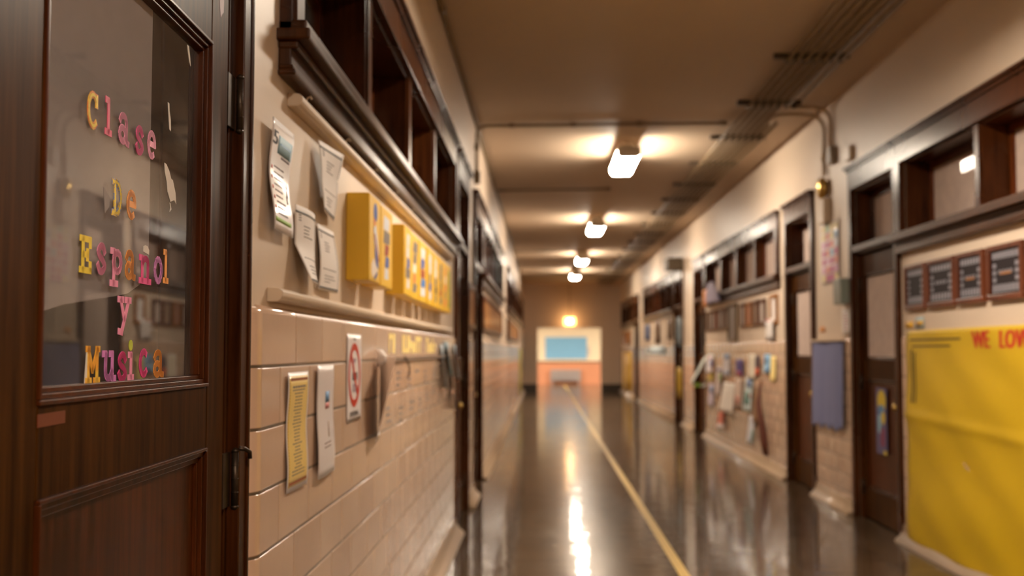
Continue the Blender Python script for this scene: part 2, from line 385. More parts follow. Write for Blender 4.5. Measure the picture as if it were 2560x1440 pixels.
# ------------------------------------------------------------------ doors
def door(side, y0, y1, n, label, hinge='far', ang=0.0, dface=-.10, dims=None, lev=False, near=False):
    root = thing('door_%d' % n, (wx(side, 0), (y0+y1)/2, 0), label, 'door', kind='structure')
    fr = MB(); ztb0, ztb1 = 2.155, 2.235
    for a, b in ((y0-CW, y0), (y1, y1+CW)):                     # casing
        if near and a > 2: sbox(fr, side, -.03, .016, a-.003, b-.012, 0, DZ1); sbox(fr, side, -.01, .021, b-.024, b-.010, 0, DZ1)
        else: sbox(fr, side, -.01, .035, a-(.003 if a > (y0+y1)/2 else 0), b+(.003 if a < (y0+y1)/2 else 0), 0, DZ1)
    sgn = [(y0, y0+.022), (y1-.022, y1)]
    for a, b in sgn: sbox(fr, side, -.01, -THK, a, b, 0, DZ1)
    sbox(fr, side, -.01, -THK, y0+.022, y1-.022, DZ1-.022, DZ1)
    for a, b in ((y0+.022, y0+.04), (y1-.04, y1-.022)): sbox(fr, side, dface-.055, -THK, a, b, 0, ztb0)   # stops
    fr.build('door_frame', M['wood'], root, bev=.003)
    hd = MB(); casing_head(hd, side, y0-CW, y1+CW, DZ1, 2.90); hd.build('door_head', M['wood'], root, bev=.003)
    tb = MB(); sbox(tb, side, .0, -THK, y0+.022, y1-.022, ztb0, ztb1); sbox(tb, side, .0, .03, y0-.0, y1+.0, ztb0+.02, ztb1-.01)
    tb.build('transom_bar', M['woodl'], root, bev=.003)
    ts = MB(); a, b = y0+.022, y1-.022
    for q in ((a, a+.06, ztb1, DZ1-.022), (b-.06, b, ztb1, DZ1-.022), (a+.06, b-.06, ztb1, ztb1+.045), (a+.06, b-.06, DZ1-.082, DZ1-.022)):
        sbox(ts, side, -.13, -.17, *q)
    t_o = ts.build('transom_sash', M['wood'], root, bev=.002)
    tp = MB(); sbox(tp, side, -.147, -.151, a+.06, b-.06, ztb1+.045, DZ1-.082); tp.build('pane', M['pglass'] if n in (4, 5, 6) else M['glass'], t_o)
    # leaf, in its own frame: u from the hinge edge, w out of the face, z up
    hy = y1-.022 if hinge == 'far' else y0+.022
    sd = -1 if hinge == 'far' else 1
    ox = 1 if side == 'L' else -1
    hx = wx(side, dface)
    if near: hx, hy = -.675, 2.44
    def DP(u, w_, z):
        return (hx + ox*(u*math.sin(ang) + w_*math.cos(ang)), hy + sd*u*math.cos(ang) + (w_*math.sin(ang) if sd < 0 else -w_*math.sin(ang)), z)
    def lb(mb, u0, u1, z0, z1, w0, w1):
        return mb.hexa([DP(u0, w0, z0), DP(u1, w0, z0), DP(u1, w1, z0), DP(u0, w1, z0), DP(u0, w0, z1), DP(u1, w0, z1), DP(u1, w1, z1), DP(u0, w1, z1)])
    W = (y1-y0-.05) if not near else 1.26
    u0 = .048 if near else .004
    st = .17 if near else .13
    gz0, gz1 = (1.31, 1.965) if near else (1.31, 1.96)
    top = 2.145
    ga, gb = (.200, .985) if near else (st, W-st)
    pz1 = 1.155 if near else 1.12
    lf = MB()
    lb(lf, u0, ga-.02, .012, top, -.045, 0); lb(lf, gb+.005, W+.005, .012, top, -.045, 0)
    lb(lf, ga-.02, gb+.005, gz1+.02, top, -.045, -.0002); lb(lf, ga-.02, gb+.005, pz1+.01, gz0-.02, -.045, -.0002)
    lb(lf, ga-.02, gb+.005, .012, .26, -.045, -.0002)
    leaf = lf.build('leaf', M['dwood'], root, bev=.004)
    pn = MB(); lb(pn, ga-.02, gb+.005, .26, pz1+.01, -.034, -.016); pn.build('lower_panel', M['dwoodr'], leaf)
    # mouldings: stepped frame round glass and round the panel
    def mould(name, a, b, z0, z1, steps, m):
        g = MB()
        for (i0, i1, w0, w1) in steps:
            lb(g, a-i0, b+i0, z1+i1, z1+i0, w0, w1); lb(g, a-i0, b+i0, z0-i0, z0-i1, w0, w1)
            lb(g, a-i0, a-i1, z0-i1, z1+i1, w0, w1); lb(g, b+i1, b+i0, z0-i1, z1+i1, w0, w1)
        return g.build(name, m, leaf, bev=.0015)
    stp = [(.021, .014, -.02, .004), (.014, .006, -.025, -.003), (.006, -.002, -.03, -.010)]
    mould('glass_moulding', ga, gb-.015 if near else gb, gz0, gz1, stp, M['dwoodr'] if near else M['wood'])
    mould('panel_moulding', ga+.004, gb-.02, .272, pz1-.008, [(.021, .015, -.02, .005), (.015, .005, -.025, -.002), (.005, -.006, -.03, -.009)], M['dwoodr'] if near else M['wood'])
    gp = MB(); lb(gp, ga-.012, gb+.0, gz0-.012, gz1+.012, -.026, -.0205)
    gp.build('glass_pane', M['dglass'] if near else (M['pglass'] if n in (4, 5) else M['glass']), leaf)
    # hinges
    for hz in ((1.90, 1.085, .25) if near else (1.9, 1.1, .25)):
        hg = MB(); uu, ww = (-.012, .012) if near else (-.004, .01)
        hl = .115
        hg.tube([DP(uu, ww, hz-hl/2), DP(uu, ww, hz+hl/2)], .0075, 12)
        for q in range(1, 4): hg.tube([DP(uu, ww, hz-hl/2+hl*q/4-.0006), DP(uu, ww, hz-hl/2+hl*q/4+.0006)], .0083, 12)
        hg.tube([DP(uu, ww, hz+hl/2), DP(uu, ww, hz+hl/2+.004), DP(uu, ww, hz+hl/2+.009)], .008, 12, [.009, .008, .003])
        hg.tube([DP(uu, ww, hz-hl/2-.009), DP(uu, ww, hz-hl/2-.004), DP(uu, ww, hz-hl/2)], .008, 12, [.003, .008, .009])
        lb(hg, uu-.02, uu+.06, hz-hl/2, hz+hl/2, -.004, .0015)
        hg.build('hinge', M['iron'], root)
    if near:
        hk = MB(); hk.tube([DP(-.012, .018, 1.15), DP(-.022, .03, 1.148), DP(-.034, .038, 1.14), DP(-.036, .038, 1.126)], .005, 8); hk.build('hinge_hook', M['iron'], root)
    # knob and plates
    uk = W-.06
    ex = MB(); lb(ex, uk-.025, uk+.025, .83, 1.03, 0, .004); es = ex.build('lock_plate', M['brass'], leaf, bev=.001)
    kb = MB(); rings = []
    for ww, r in ((.004, .012), (.03, .011), (.036, .020), (.048, .028), (.060, .026), (.067, .014), (.069, .001)):
        rings.append([DP(uk+r*math.cos(t), ww, 0.94+r*math.sin(t)) for t in [2*math.pi*i/14 for i in range(14)]])
    kb.smooth = True; kb.sweep(rings, None); kb.build('knob', M['brass'], es)
    cyl = MB(); rings = [[DP(uk+r*math.cos(t), ww, 1.13+r*math.sin(t)) for t in [2*math.pi*i/12 for i in range(12)]] for ww, r in ((0, .02), (.012, .02), (.014, .001))]
    cyl.sweep(rings, None); cyl.build('deadbolt', M['brass'], leaf)
    return root, DP, lb
near_door, DP, LB = door('L', 1.15, 2.455, 1, 'near dark varnished wooden door with coloured letters on its glass, slightly ajar', 'far', math.radians(1.5), near=True)
door('L', 8.62, 9.80, 2, 'second dark door on the left, just past the yellow boxes', 'far', dface=-.01)
door('L', 10.86, 12.0, 3, 'third dark door on the left, before the wooden board', 'far', dface=-.03)
r4 = door('R', 8.38, 9.52, 4, 'dark glazed door on the right beside the large yellow poster', 'far', dface=-.035)
door('R', 10.98, 12.08, 5, 'dark glazed door on the right beyond the blue cloth', 'far', dface=-.035)
door('R', 18.32, 19.42, 6, 'dark door on the right past the hanging artwork', 'far', dface=-.035)
door('R', 21.15, 22.3, 7, 'dark far door on the right with yellow papers on it', 'far', dface=-.035)
door('R', 30.85, 31.9, 8, 'dark door on the right nearest the end wall', 'far', dface=-.035)

# classrooms behind the walls
def shell(name, xa, xb, label):
    mb = MB(); s = -1 if xb < xa else 1
    mb.box(xb, xb+s*.1, Y0, Y1, 0, 3.4); mb.box(xa, xb, Y0-.1, Y0, 0, 3.4); mb.box(xa, xb, Y1, Y1+.1, 0, 3.4); mb.box(xa, xb+s*.1, Y0, Y1, 3.4, 3.5)
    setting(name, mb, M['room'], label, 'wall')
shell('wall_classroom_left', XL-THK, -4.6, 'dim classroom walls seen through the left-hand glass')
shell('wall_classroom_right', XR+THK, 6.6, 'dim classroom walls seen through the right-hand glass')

# ------------------------------------------------------------------ end wall and the bright hall beyond
OX0, OX1, OZ = -.175, 1.93, 2.12
mb = MB(); mb.box(XL-THK, OX0, Y1, Y1+.25, 0, ZC); mb.box(OX1, XR+THK, Y1, Y1+.25, 0, ZC); mb.box(OX0, OX1, Y1, Y1+.25, OZ, ZC)
setting('wall_end', mb, M['plaster'], 'tan end wall with a wide doorless opening', 'wall')
for a, b in ((XL, OX0-.02), (OX1+.02, XR)):
    setting('baseboard_end', MB().box(a, b, Y1-.02, Y1, 0, .26), paint('dark_base', (.05, .03, .015), .4), 'dark brown base on the end wall %s the opening' % ('left of' if a < 0 else 'right of'), 'baseboard')
HY = 46.6
setting('wall_hall_far', MB().box(-5, 7, HY, HY+.2, .9, 3.0), paint('hall_cream', (.80, .68, .50), .5), 'bright cream wall seen through the far opening', 'wall')
setting('trim_hall_dado', MB().box(-5, 7, HY-.03, HY+.2, .0, .9), paint('coral_dado', (.62, .27, .15), .35), 'coral painted dado seen through the far opening', 'dado')
setting('trim_hall_rail', MB().box(-5, 7, HY-.055, HY-.03, .88, .93), M['woodr'], 'thin dark rail above the coral dado', 'rail')
setting('wall_hall_left', MB().box(-5.2, -5, Y1+.25, HY, 0, 3), paint('hall_cream', (.8, .68, .5)), 'left wall of the bright far hall', 'wall')
setting('wall_hall_right', MB().box(7, 7.2, Y1+.25, HY, 0, 3), paint('hall_cream', (.8, .68, .5)), 'right wall of the bright far hall', 'wall')
setting('ceiling_hall', MB().box(-5.2, 7.2, Y1+.25, HY+.2, 3.0, 3.1), paint('hall_cream', (.8, .68, .5)), 'ceiling of the bright far hall', 'ceiling')
mb = MB(); mb.box(.10, 1.80, HY-.02, HY-.001, 1.02, 1.92)
bb = mb.build('notice_board', paint('board_blue', hexc(120, 175, 215), .7, .08, 1.5)); tag(bb, 'large light-blue papered board above the radiator in the far hall', 'notice board')
rd = thing('radiator', (.92, HY-.15, 0), 'grey ribbed radiator under the light-blue board in the far hall', 'radiator')
for i in range(15):
    f = MB(); x = .35+i*.082; f.box(x-.028, x+.028, HY-.23, HY-.05, .14, .60); f.build('fin', paint('radiator_paint', (.45, .40, .40), .4), rd, bev=.02)
f = MB(); f.tube([(.32, HY-.14, .2), (1.53, HY-.14, .2)], .02); f.tube([(.32, HY-.14, .52), (1.53, HY-.14, .52)], .02)
for x in (.38, 1.47): f.box(x-.02, x+.02, HY-.2, HY-.08, 0, .2)
f.build('header_pipe', paint('radiator_paint', (.45, .40, .40)), rd)
tag(MB().box(1.80, 1.92, HY-.035, HY-.001, 1.15, 1.55).build('fuse_box', paint('fusebox', (.55, .5, .45))), 'small pale box on the cream wall right of the light-blue board', 'box')

# ------------------------------------------------------------------ lamps
def fixture(name, x, y, z, label, lit=True, group='ceiling light fixtures down the corridor', L=1.25, ceil=ZC, mat=None, W=.24, added_hood=False):
    t = thing(name, (x, y, z), label, 'ceiling light', group)
    pr = [(-W/2, .085), (-W/2, .03), (-W/2+.03, 0), (W/2-.03, 0), (W/2, .03), (W/2, .085)]
    ln = MB(); ln.sweep([[(x+a, yy, z+b) for a, b in pr] for yy in (y-L/2+.012, y+L/2-.012)], None)
    ln.build('lens', mat or (M['lampon'] if lit else paint('dead_lens', (.5, .45, .38), .4)), t)
    hs = MB(); hs.box(x-W/2-.004, x+W/2+.004, y-L/2, y+L/2, z+.085, z+.12); hs.build('housing', M['housing'], t, bev=.006)
    for yy in (y-L/2, y+L/2-.012):
        e = MB(); e.prism([(a*1.04, b) for a, b in pr], lambda a, b, d: (x+a, d, z+b), yy, yy+.012); e.build('end_cap', M['housing'], t)
    if added_hood:  # added unseen skirts, shaped to keep lamp light off upper walls and ceiling
        h = MB()
        for sg in (-1, 1): h.hexa([(x+sg*W/2, yy, z+.085) for yy in (y-L/2, y+L/2)] + [(x+sg*(W/2+.07), yy, z-.03) for yy in (y+L/2, y-L/2)] + [(x+sg*W/2, yy, z+.092) for yy in (y-L/2, y+L/2)] + [(x+sg*(W/2+.076), yy, z-.028) for yy in (y+L/2, y-L/2)])
        h.build('added_skirt', M['housing'], t)
    c = MB(); c.box(x-.07, x+.07, y-.32, y+.32, z+.12, ceil); c.build('canopy', M['housing'], t, bev=.01)
    return t
names = ['large lit ceiling light nearest the viewer', 'second lit ceiling light along the corridor', 'third lit ceiling light, with a pipe above it', 'farthest lit ceiling light by the end wall']
for lb_, yy in zip(names, (12.45, 19.25, 26.1, 31.6)):
    fixture('ceiling_light', .905, yy, 3.38, lb_)
M['lampnear'] = emis('lit_lens_near', LAMPC, LAMP*NEAR_GAIN)
fixture('ceiling_light', .905, 5.6, 3.38, 'lit ceiling light just above the top edge of the view', added_hood=True, mat=M['lampnear'])
fixture('ceiling_light', .905, -1.25, 3.38, 'lit ceiling light behind the viewer', added_hood=True, mat=M['lampnear'])
for x in (-1.7, 3.8):
    fixture('hall_light', x, 42.6, 2.83, 'lit ceiling light of the far hall, %s of the opening' % ('left' if x < 0 else 'right'), True, 'lights in the far hall', 1.6, 3.0, emis('hall_lens', (1, .86, .68), 78), .5)
ex = thing('exit_light', (.885, 37.6, 2.2), 'small glowing orange lamp box hanging above the far opening', 'lamp')
mb = MB(); mb.box(.70, 1.07, 37.52, 37.68, 2.20, 2.46); mb.build('lamp_box', emis('amber_glow', (1.0, .42, .10), 5.0), ex, bev=.04)
mb = MB(); mb.box(.80, .97, 37.50, 37.70, 2.25, 2.41); mb.build('bulb_window', emis('amber_core', (1.0, .72, .38), 9), ex, bev=.03)
mb = MB(); mb.tube([(.885, 37.6, 2.46), (.885, 37.6, 3.6)], .012); mb.build('stem', M['conduit'], ex)

# ------------------------------------------------------------------ yellow floor line
mb = MB(); mb.box(.825, .888, Y0, 45.9, 0, .0015)
tag(mb.build('floor_line', M['line']), 'yellow tape line running down the middle of the dark floor', 'floor line')

# ------------------------------------------------------------------ conduits on the ceiling
PZ = 3.545
for i in range(7):
    x = 1.850+.067*i; m = MB()
    if i < 5: m.tube([(x, 3.0, PZ), (x, 37.9, PZ)], .015, 8)
    else:     # the two on the right turn to the wall near the tenth metre
        m.tube([(x, 3.0, PZ), (x, 9.8 if i == 6 else 10.2, PZ)], .015, 8)
        m.tube([(x, 10.9, PZ), (x, 37.9, PZ)], .015, 8)
    tag(m.build('ceiling_conduit', M['conduit']), ['leftmost', 'second', 'third', 'middle', 'fifth', 'sixth', 'rightmost'][i] + ' brown conduit of the bundle running along the ceiling', 'conduit', 'conduits bundled along the ceiling')
by = [5.25, 6.9, 8.53, 10.15, 11.8, 13.47, 15.15, 16.67, 18.3, 19.95, 21.6, 23.25, 24.9, 26.55, 28.2, 29.85, 31.5, 33.15, 34.8, 36.4]
for i, y in enumerate(by):
    wdt = .06 if abs(y-10.15) < .1 else .042
    t = thing('conduit_bracket', (2.05, y, PZ+.015), 'dark bracket of the ceiling conduits' + (', the heavy one where two turn to the wall' if wdt > .05 else (', nearest the viewer in view' if i == 2 else ' farther along the corridor' if i > 3 else ' above the view')), 'bracket', 'brackets of the ceiling conduits')
    m = MB(); m.box(1.745, 2.315, y-wdt/2, y+wdt/2, PZ+.015, ZC); m.build('strut', M['strut'], t, bev=.003)
    for k in range(7):
        if i > 9 : break
        c = MB(); x = 1.850+.067*k
        c.tube([(x, y-.017, PZ), (x, y+.017, PZ)], .019, 8); c.build('clamp', M['strut'], t)
def pipe(name, pts, r, label, cat='conduit', m=None, couple=(), group=None):
    b = MB(); b.tube(pts, r, 10); 
    for c, d in couple:
        d = Vector(d).normalized()*.03; c = Vector(c); b.tube([c-d, c+d], r*1.5, 10)
    return tag(b.build(name, m or M['conduit']), label, cat, group)
def bend(p0, corner, p1, r=.18, n=7):
    p0, c, p1 = map(Vector, (p0, corner, p1)); a = c+(p0-c).normalized()*r; b = c+(p1-c).normalized()*r
    return [a*(1-t)**2+c*2*t*(1-t)+b*t*t for t in [i/n for i in range(n+1)]]
z = 3.57
pts = [(1.80, 11.0, z)] + bend((1.8, 11.0, z), (-.645, 11.08, z), (-.645, 11.08, 3.2), .10) + [(-.645, 11.08, 3.12)]
pipe('cross_conduit', pts, .016, 'brown conduit crossing the whole ceiling ahead of the first light', couple=[((1.75, 11.0, z), (1, 0, 0)), ((.95, 11.03, z), (1, 0, 0)), ((.30, 11.04, z), (1, 0, 0)), ((-.3, 11.06, z), (1, 0, 0)), ((-.645, 11.08, 3.36), (0, 0, 1))])
tag(MB().box(-.67, -.61, 11.03, 11.13, 3.0, 3.12).build('junction_box', M['conduit'], bev=.005), 'small brown junction box at the foot of the conduit on the left wall', 'junction box')
pipe('cross_conduit', [(-.62, 15.6, z), (.93, 15.5, z)], .016, 'short brown conduit crossing half the ceiling behind the first light', couple=[((.9, 15.5, z), (1, 0, 0))])
pipe('cross_conduit', [(-.64, 25.2, z), (.93, 25.2, z)], .016, 'brown conduit crossing the ceiling to the third light', couple=[((.9, 25.2, z), (1, 0, 0))])
pipe('corner_conduit', [(-.645, 3, 3.572), (-.645, 37.9, 3.572)], .016, 'brown conduit running along the corner of the left wall and ceiling', couple=[((-.645, 7.25, 3.572), (0, 1, 0)), ((-.645, 14.2, 3.572), (0, 1, 0))])
# two conduits that leave the bundle and drop on the right wall
x = 1.850+.067*6
pts = [(x, 9.82, PZ), (x, 10.0, PZ)] + bend((x, 9.9, PZ), (x, 10.18, PZ), (2.4, 10.18, PZ), .06)[:0]
pts = bend((2.1, 10.2, 3.55), (2.575, 10.2, 3.55), (2.575, 10.12, 3.3), .16)
pipe('drop_conduit', [(2.2, 10.2, 3.55)] + pts + [(2.575, 10.12, 3.16)], .019, 'upper tan conduit bending from the ceiling bracket down to a box on the right wall', m=M['conduitl'])
pts = bend((2.1, 10.9, 3.55), (2.2, 10.5, 3.55), (2.575, 10.35, 3.52), .1) + bend((2.25, 10.45, 3.54), (2.572, 10.36, 3.5), (2.572, 10.40, 3.2), .15)
pipe('drop_conduit', [(x-.06, 10.95, 3.55)] + pts + [(2.572, 10.40, 2.955)], .019, 'lower tan conduit bending down the right wall to the alarm bell', m=M['conduitl'], couple=[((2.572, 10.39, 3.12), (0, 0, 1))])
tag(MB().box(2.54, 2.60, 10.05, 10.19, 3.02, 3.17).build('switch_box', paint('boxgrey', (.32, .27, .22), .3), bev=.006), 'grey metal box under the upper conduit on the right wall', 'box')
tag(MB().box(2.56, 2.60, 9.50, 9.66, 2.96, 3.08).build('wall_box', M['rail'], bev=.006), 'small cream box above the corner of the right-hand door head', 'box')
# alarm bell
bl = thing('alarm_bell', (2.6, 10.40, 2.84), 'round brass alarm bell on the right wall above the colourful poster', 'bell')
b = MB(); b.smooth = True
b.sweep([[(2.6-d, 10.40+r*math.cos(t), 2.84+r*math.sin(t)) for t in [2*math.pi*i/20 for i in range(20)]] for d, r in ((.03, .10), (.05, .105), (.075, .09), (.09, .05), (.095, .01))], None)
b.build('gong', M['brass'], bl)
b = MB(); b.box(2.56, 2.60, 10.34, 10.46, 2.78, 2.90); b.build('back_box', M['conduit'], bl)
b = MB(); b.tube([(2.505, 10.40, 2.84), (2.495, 10.40, 2.84)], .014); b.build('centre_nut', M['steel'], bl)
tag(MB().box(2.53, 2.60, 10.28, 10.50, 2.52, 2.74).build('speaker_box', M['rail'], bev=.008), 'cream metal box under the alarm bell', 'box')
tag(MB().box(2.51, 2.598, 9.66, 9.90, 1.755, 1.975).build('thermostat_box', paint('grey_green', (.22, .24, .20), .35), bev=.01), 'grey-green metal box on the right wall beside the glazed door', 'box')
sp = thing('wall_speaker', (2.45, 21.6, 2.86), 'dark square box projecting high on the far right wall', 'speaker')
MB().box(2.30, 2.58, 21.0, 21.5, 2.86, 3.08).build('cabinet', paint('speaker_brown', (.08, .055, .03), .5), sp, bev=.01)
MB().box(2.56, 2.60, 21.1, 21.4, 2.9, 3.04).build('bracket', M['strut'], sp)

# ------------------------------------------------------------------ left wall: hanging rails
def hrail(y0, y1, z, label, hooks):
    t = thing('display_rail', (XL, y0, z), label, 'display rail')
    m = MB(); prof = [(0, -.018), (.026, -.018), (.034, -.014), (.040, -.004), (.040, .008), (.030, .016), (0, .018)]
    m.sweep([[(XL+d, y, z+h) for d, h in prof] for y in (y0, y1)], None); m.build('rail', M['rail'], t, bev=.003)
    for i in range(hooks):
        y = y0+.12+i*(y1-y0-.2)/max(1, hooks-1)
        h = MB(); h.tube([(XL+.02, y, z+.014), (XL+.028, y, z+.030), (XL+.036, y, z+.034), (XL+.040, y, z+.026)], .003, 6); h.build('hook', M['rail'], t)
hrail(2.94, 8.1, 2.020, 'upper cream painted wooden rail under the window on the left wall', 9)
hrail(2.74, 8.0, 1.497, 'lower cream painted rail just above the tile dado on the left', 0)

# ------------------------------------------------------------------ sheets of paper
def sheet(name, side, yl, yr, zb, zt, curl, mats, label, cat='paper', prints=(), group=None, n=14, shear=0, parent=None, thick=.0006, base=.004):
    """s runs left to right as seen, t upward. prints: (part name, mat, [(s0,s1,t0,t1),...])"""
    def P(s, t, off=0):
        y = yl+(yr-yl)*s + shear*t*(1 if side == 'L' else -1)
        return (wx(side, base+curl(s, t)+off), y, zb+(zt-zb)*t)
    def grid(mb, s0, s1, t0, t1, ns, nt, off0, off1):
        vs = []; 
        for off in (off0, off1):
            for j in range(nt+1):
                for i in range(ns+1): vs.append(P(s0+(s1-s0)*i/ns, t0+(t1-t0)*j/nt, off))
        k = (ns+1)*(nt+1); fs = []
        for j in range(nt):
            for i in range(ns):
                a = j*(ns+1)+i; q = (a, a+1, a+ns+2, a+ns+1)
                fs.append(q[::-1]); fs.append(tuple(v+k for v in q))
        per = [i for i in range(ns+1)] + [j*(ns+1)+ns for j in range(1, nt+1)] + [nt*(ns+1)+i for i in range(ns-1, -1, -1)] + [j*(ns+1) for j in range(nt-1, 0, -1)]
        for a, b in zip(per, per[1:]+per[:1]): fs.append((a, b, b+k, a+k))
        mb.smooth = True; mb.add(vs, fs)
    m = MB(); grid(m, 0, 1, 0, 1, n, n, 0, thick); o = m.build(name, mats, parent)
    if label: tag(o, label, cat, group)
    for pn, pm, rects in prints:
        q = MB()
        for s0, s1, t0, t1 in rects: grid(q, s0, s1, t0, t1, max(1, int((s1-s0)*n)), max(1, int((t1-t0)*n)), thick+.0002, thick+.0006)
        q.build(pn, pm, o)
    o['P'] = 0
    return o, P
def lines(s0, s1, t0, t1, k, jit=.25, h=.35, seedv=1, words=True):
    r = random.Random(seedv); out = []
    for i in range(k):
        t = t1-(t1-t0)*(i+.5)/k; hh = (t1-t0)/k*h/2; e = s1-(s1-s0)*r.random()*jit; s = s0
        while s < e:
            wd = (s1-s0)*(.06+.12*r.random()); out.append((s, min(e, s+wd), t-hh, t+hh)); s += wd+(s1-s0)*.025
    return out
def text_mesh(txt, size, space=1.0):
    c = bpy.data.curves.new('t', 'FONT'); c.body = txt; c.size = size; c.resolution_u = 3; c.space_character = space
    o = bpy.data.objects.new('t', c); COL.objects.link(o)
    bpy.context.view_layer.update()
    me = bpy.data.meshes.new_from_object(o.evaluated_get(bpy.context.evaluated_depsgraph_get()))
    vs = [tuple(v.co) for v in me.vertices]; fs = [tuple(p.vertices) for p in me.polygons]
    bpy.data.objects.remove(o); return vs, fs
def text_on(P, txt, s0, t0, sw, th, name, m, parent, off=.0011, bold=0, space=1.0):
    vs, fs = text_mesh(txt, 1.0, space)
    x0 = min(v[0] for v in vs); x1 = max(v[0] for v in vs); y0 = min(v[1] for v in vs); y1 = max(v[1] for v in vs)
    q = MB()
    for dx in ((0,) if not bold else (-bold, 0, bold)):
        q.add([P(s0+dx+(v[0]-x0)/(x1-x0)*sw, t0+(v[1]-y0)/(y1-y0)*th, off+.0001*abs(dx/(bold or 1))) for v in vs], fs)
    return q.build(name, m, parent)
sin, pi = math.sin, math.pi
# five-tips poster: laminated, wavy
blue = col('print_blue', (95, 140, 185)); sky = col('print_sky', (150, 190, 210)); red = col('print_red', (200, 60, 40)); green = col('print_green', (140, 180, 70)); navy = col('ink_navy', (35, 30, 50))
o, P = sheet('poster', 'L', 2.70, 2.935, 1.652, 1.925, lambda s, t: .010+.006*sin(t*7+1)+.008*(1-s)*(1-t), M['white2'],
      'wavy laminated poster headed with a big 5, hanging nearest the door', 'poster',
      [('picture', sky, [(.30, .93, .72, .88)]), ('title_band', blue, [(.38, .9, .74, .82)]), ('border', green, [(.06, .88, .085, .125)]),
       ('numerals', red, [(.10, .15, t, t+.03) for t in (.56, .47, .38, .29, .20)]),
       ('pencil_picture', navy, [(.80, .85, .36, .50), (.77, .82, .30, .38)]),
       ('printed_text', col('ink_soft', (120, 105, 110)), lines(.22, .74, .14, .62, 9, .4, .26, 3) + lines(.5, .9, .68, .72, 1, .1, .5))])
text_on(P, '5', .07, .78, .18, .12, 'numeral_five', navy, o, bold=.022)
def note(yl, yr, zb, zt, curl, label, sd, big=False, sh=0):
    dots = [(.93, .965, t/34, t/34+.014) for t in range(1, 33)]
    return sheet('note_sheet', 'L', yl, yr, zb, zt, curl, M['white'], label, 'paper',
      [('printed_rule', M['black'], [(.02, .98, .905, .93), (.04, .96, .035, .06)]), ('punched_edge', M['black'], dots + ([] if big else [])),
       ('printed_text', M['grey'], lines(.3, .7, .60, .78, 4, .5, .28, sd) + lines(.15, .85, .33, .345, 1, 0, .7, sd) + lines(.12, .2, .8, .9, 3, 0, .4, sd) + lines(.25, .8, .12, .26, 3, .5, .25, sd+1))], group=None, shear=sh)[0]
note(3.27, 3.54, 1.765, 1.975, lambda s, t: .010+.05*max(0, .45-t)*(1-s)+.07*s*max(0, t-.6)+.012*sin(t*3), 'upper white printed sheet curling off the wall under the upper rail', 4)
note(2.99, 3.25, 1.540, 1.750, lambda s, t: .008+.10*max(0, .5-t)*(1-s)**.8+.01*sin(s*3), 'white printed sheet with a curled lower left corner, beside the wavy poster', 5, sh=-.0)
note(3.32, 3.58, 1.540, 1.735, lambda s, t: .006+.012*s*(1-t)+.006*sin(t*4), 'white printed sheet nearest the yellow boxes', 6)
# yellow agreement sheet and neighbours on the tiles
mar = col('print_maroon', (150, 85, 40)); ysh = col('pale_yellow_sheet', (238, 208, 120), .35, coat=.2)
edge = []
o, P = sheet('rules_sheet', 'L', 2.865, 3.10, 1.00, 1.305, lambda s, t: .021+.0025*sin(t*9)+.003*s, M['white2'],
      'laminated yellow sheet with a brown border and lines of text, on the tiles', 'poster',
      [('yellow_page', ysh, [(.05, .95, .04, .965)])])
q = [(.1, .92, .925, .95), (.07, .93, .055, .08)] + [(.06, .075, i/40, i/40+.015) for i in range(3, 38)] + [(.925, .94, i/40, i/40+.015) for i in range(3, 38)]
def add_print(P, o, name, m, rects, off=.0014):
    mb = MB()
    for s0, s1, t0, t1 in rects:
        mb.add([P(s0, t0, off), P(s1, t0, off), P(s1, t1, off), P(s0, t1, off)], [(0, 1, 2, 3)])
    return mb.build(name, m, o)
add_print(P, o, 'border', mar, q)
r = random.Random(3); tx = []
for i in range(26):
    t = .84-i*.0285; wd = .12+.10*r.random() if i not in (0, 24, 25) else .30; c = .5; s = c-wd
    while s < c+wd: e = min(c+wd, s+.05+.06*r.random()); tx.append((s, e, t, t+.011)); s = e+.015
tx += lines(.2, .85, .86, .885, 1, .05, .7, 5)
add_print(P, o, 'printed_text', M['grey'], tx)
o, P = sheet('plastic_sleeve', 'L', 3.235, 3.50, .995, 1.318, lambda s, t: .022+.003*sin(s*5)+.002*sin(t*8)+.006*(1-t), M['white2'],
      'white sheet in a crinkled plastic sleeve between the yellow sheet and the no-smoking sign', 'paper',
      [('flag_picture', blue, [(.42, .72, .66, .76)]), ('red_print', col('print_rose', (190, 110, 110)), [(.42, .72, .60, .655)]), ('pen_picture', col('print_taupe', (150, 125, 110)), [(.60, .66, .34, .48)]), ('printed_text', col('ink_faint', (150, 130, 120)), lines(.3, .85, .24, .31, 2, .3, .3, 9))])
# no smoking sign
o, P = sheet('no_smoking_sign', 'L', 3.755, 4.045, 1.12, 1.417, lambda s, t: .0185, M['white2'],
      'white no-smoking sign with a red crossed ring on the tiles', 'sign')
redr = col('sign_red', (190, 45, 20), .4)
mb = MB(); cx, cz, R0, R1 = .5, .5, .42, .325; rz = .235*1.0; 
A = (1.417-1.12)/(4.045-3.755)
N = 40
vs = []
for i in range(N):
    t = 2*pi*i/N
    for R in (R0, R1): vs.append(P(cx+R*math.cos(t), .53+R/A*.9*sin(t), .0014))
mb.add(vs, [(2*i, (2*i+2) % (2*N), (2*i+3) % (2*N), 2*i+1) for i in range(N)]); 
k = .036
mb.add([P(.5-.25-k, .53+.22, .0015), P(.5-.25+k, .53+.22+.05, .0015), P(.5+.25+k, .53-.22, .0015), P(.5+.25-k, .53-.22-.05, .0015)], [(0, 3, 2, 1)])
mb.build('red_ring', redr, o)
add_print(P, o, 'cigarette_picture', M['black'], [(.36, .70, .47, .56)], .0012)
mb = MB()
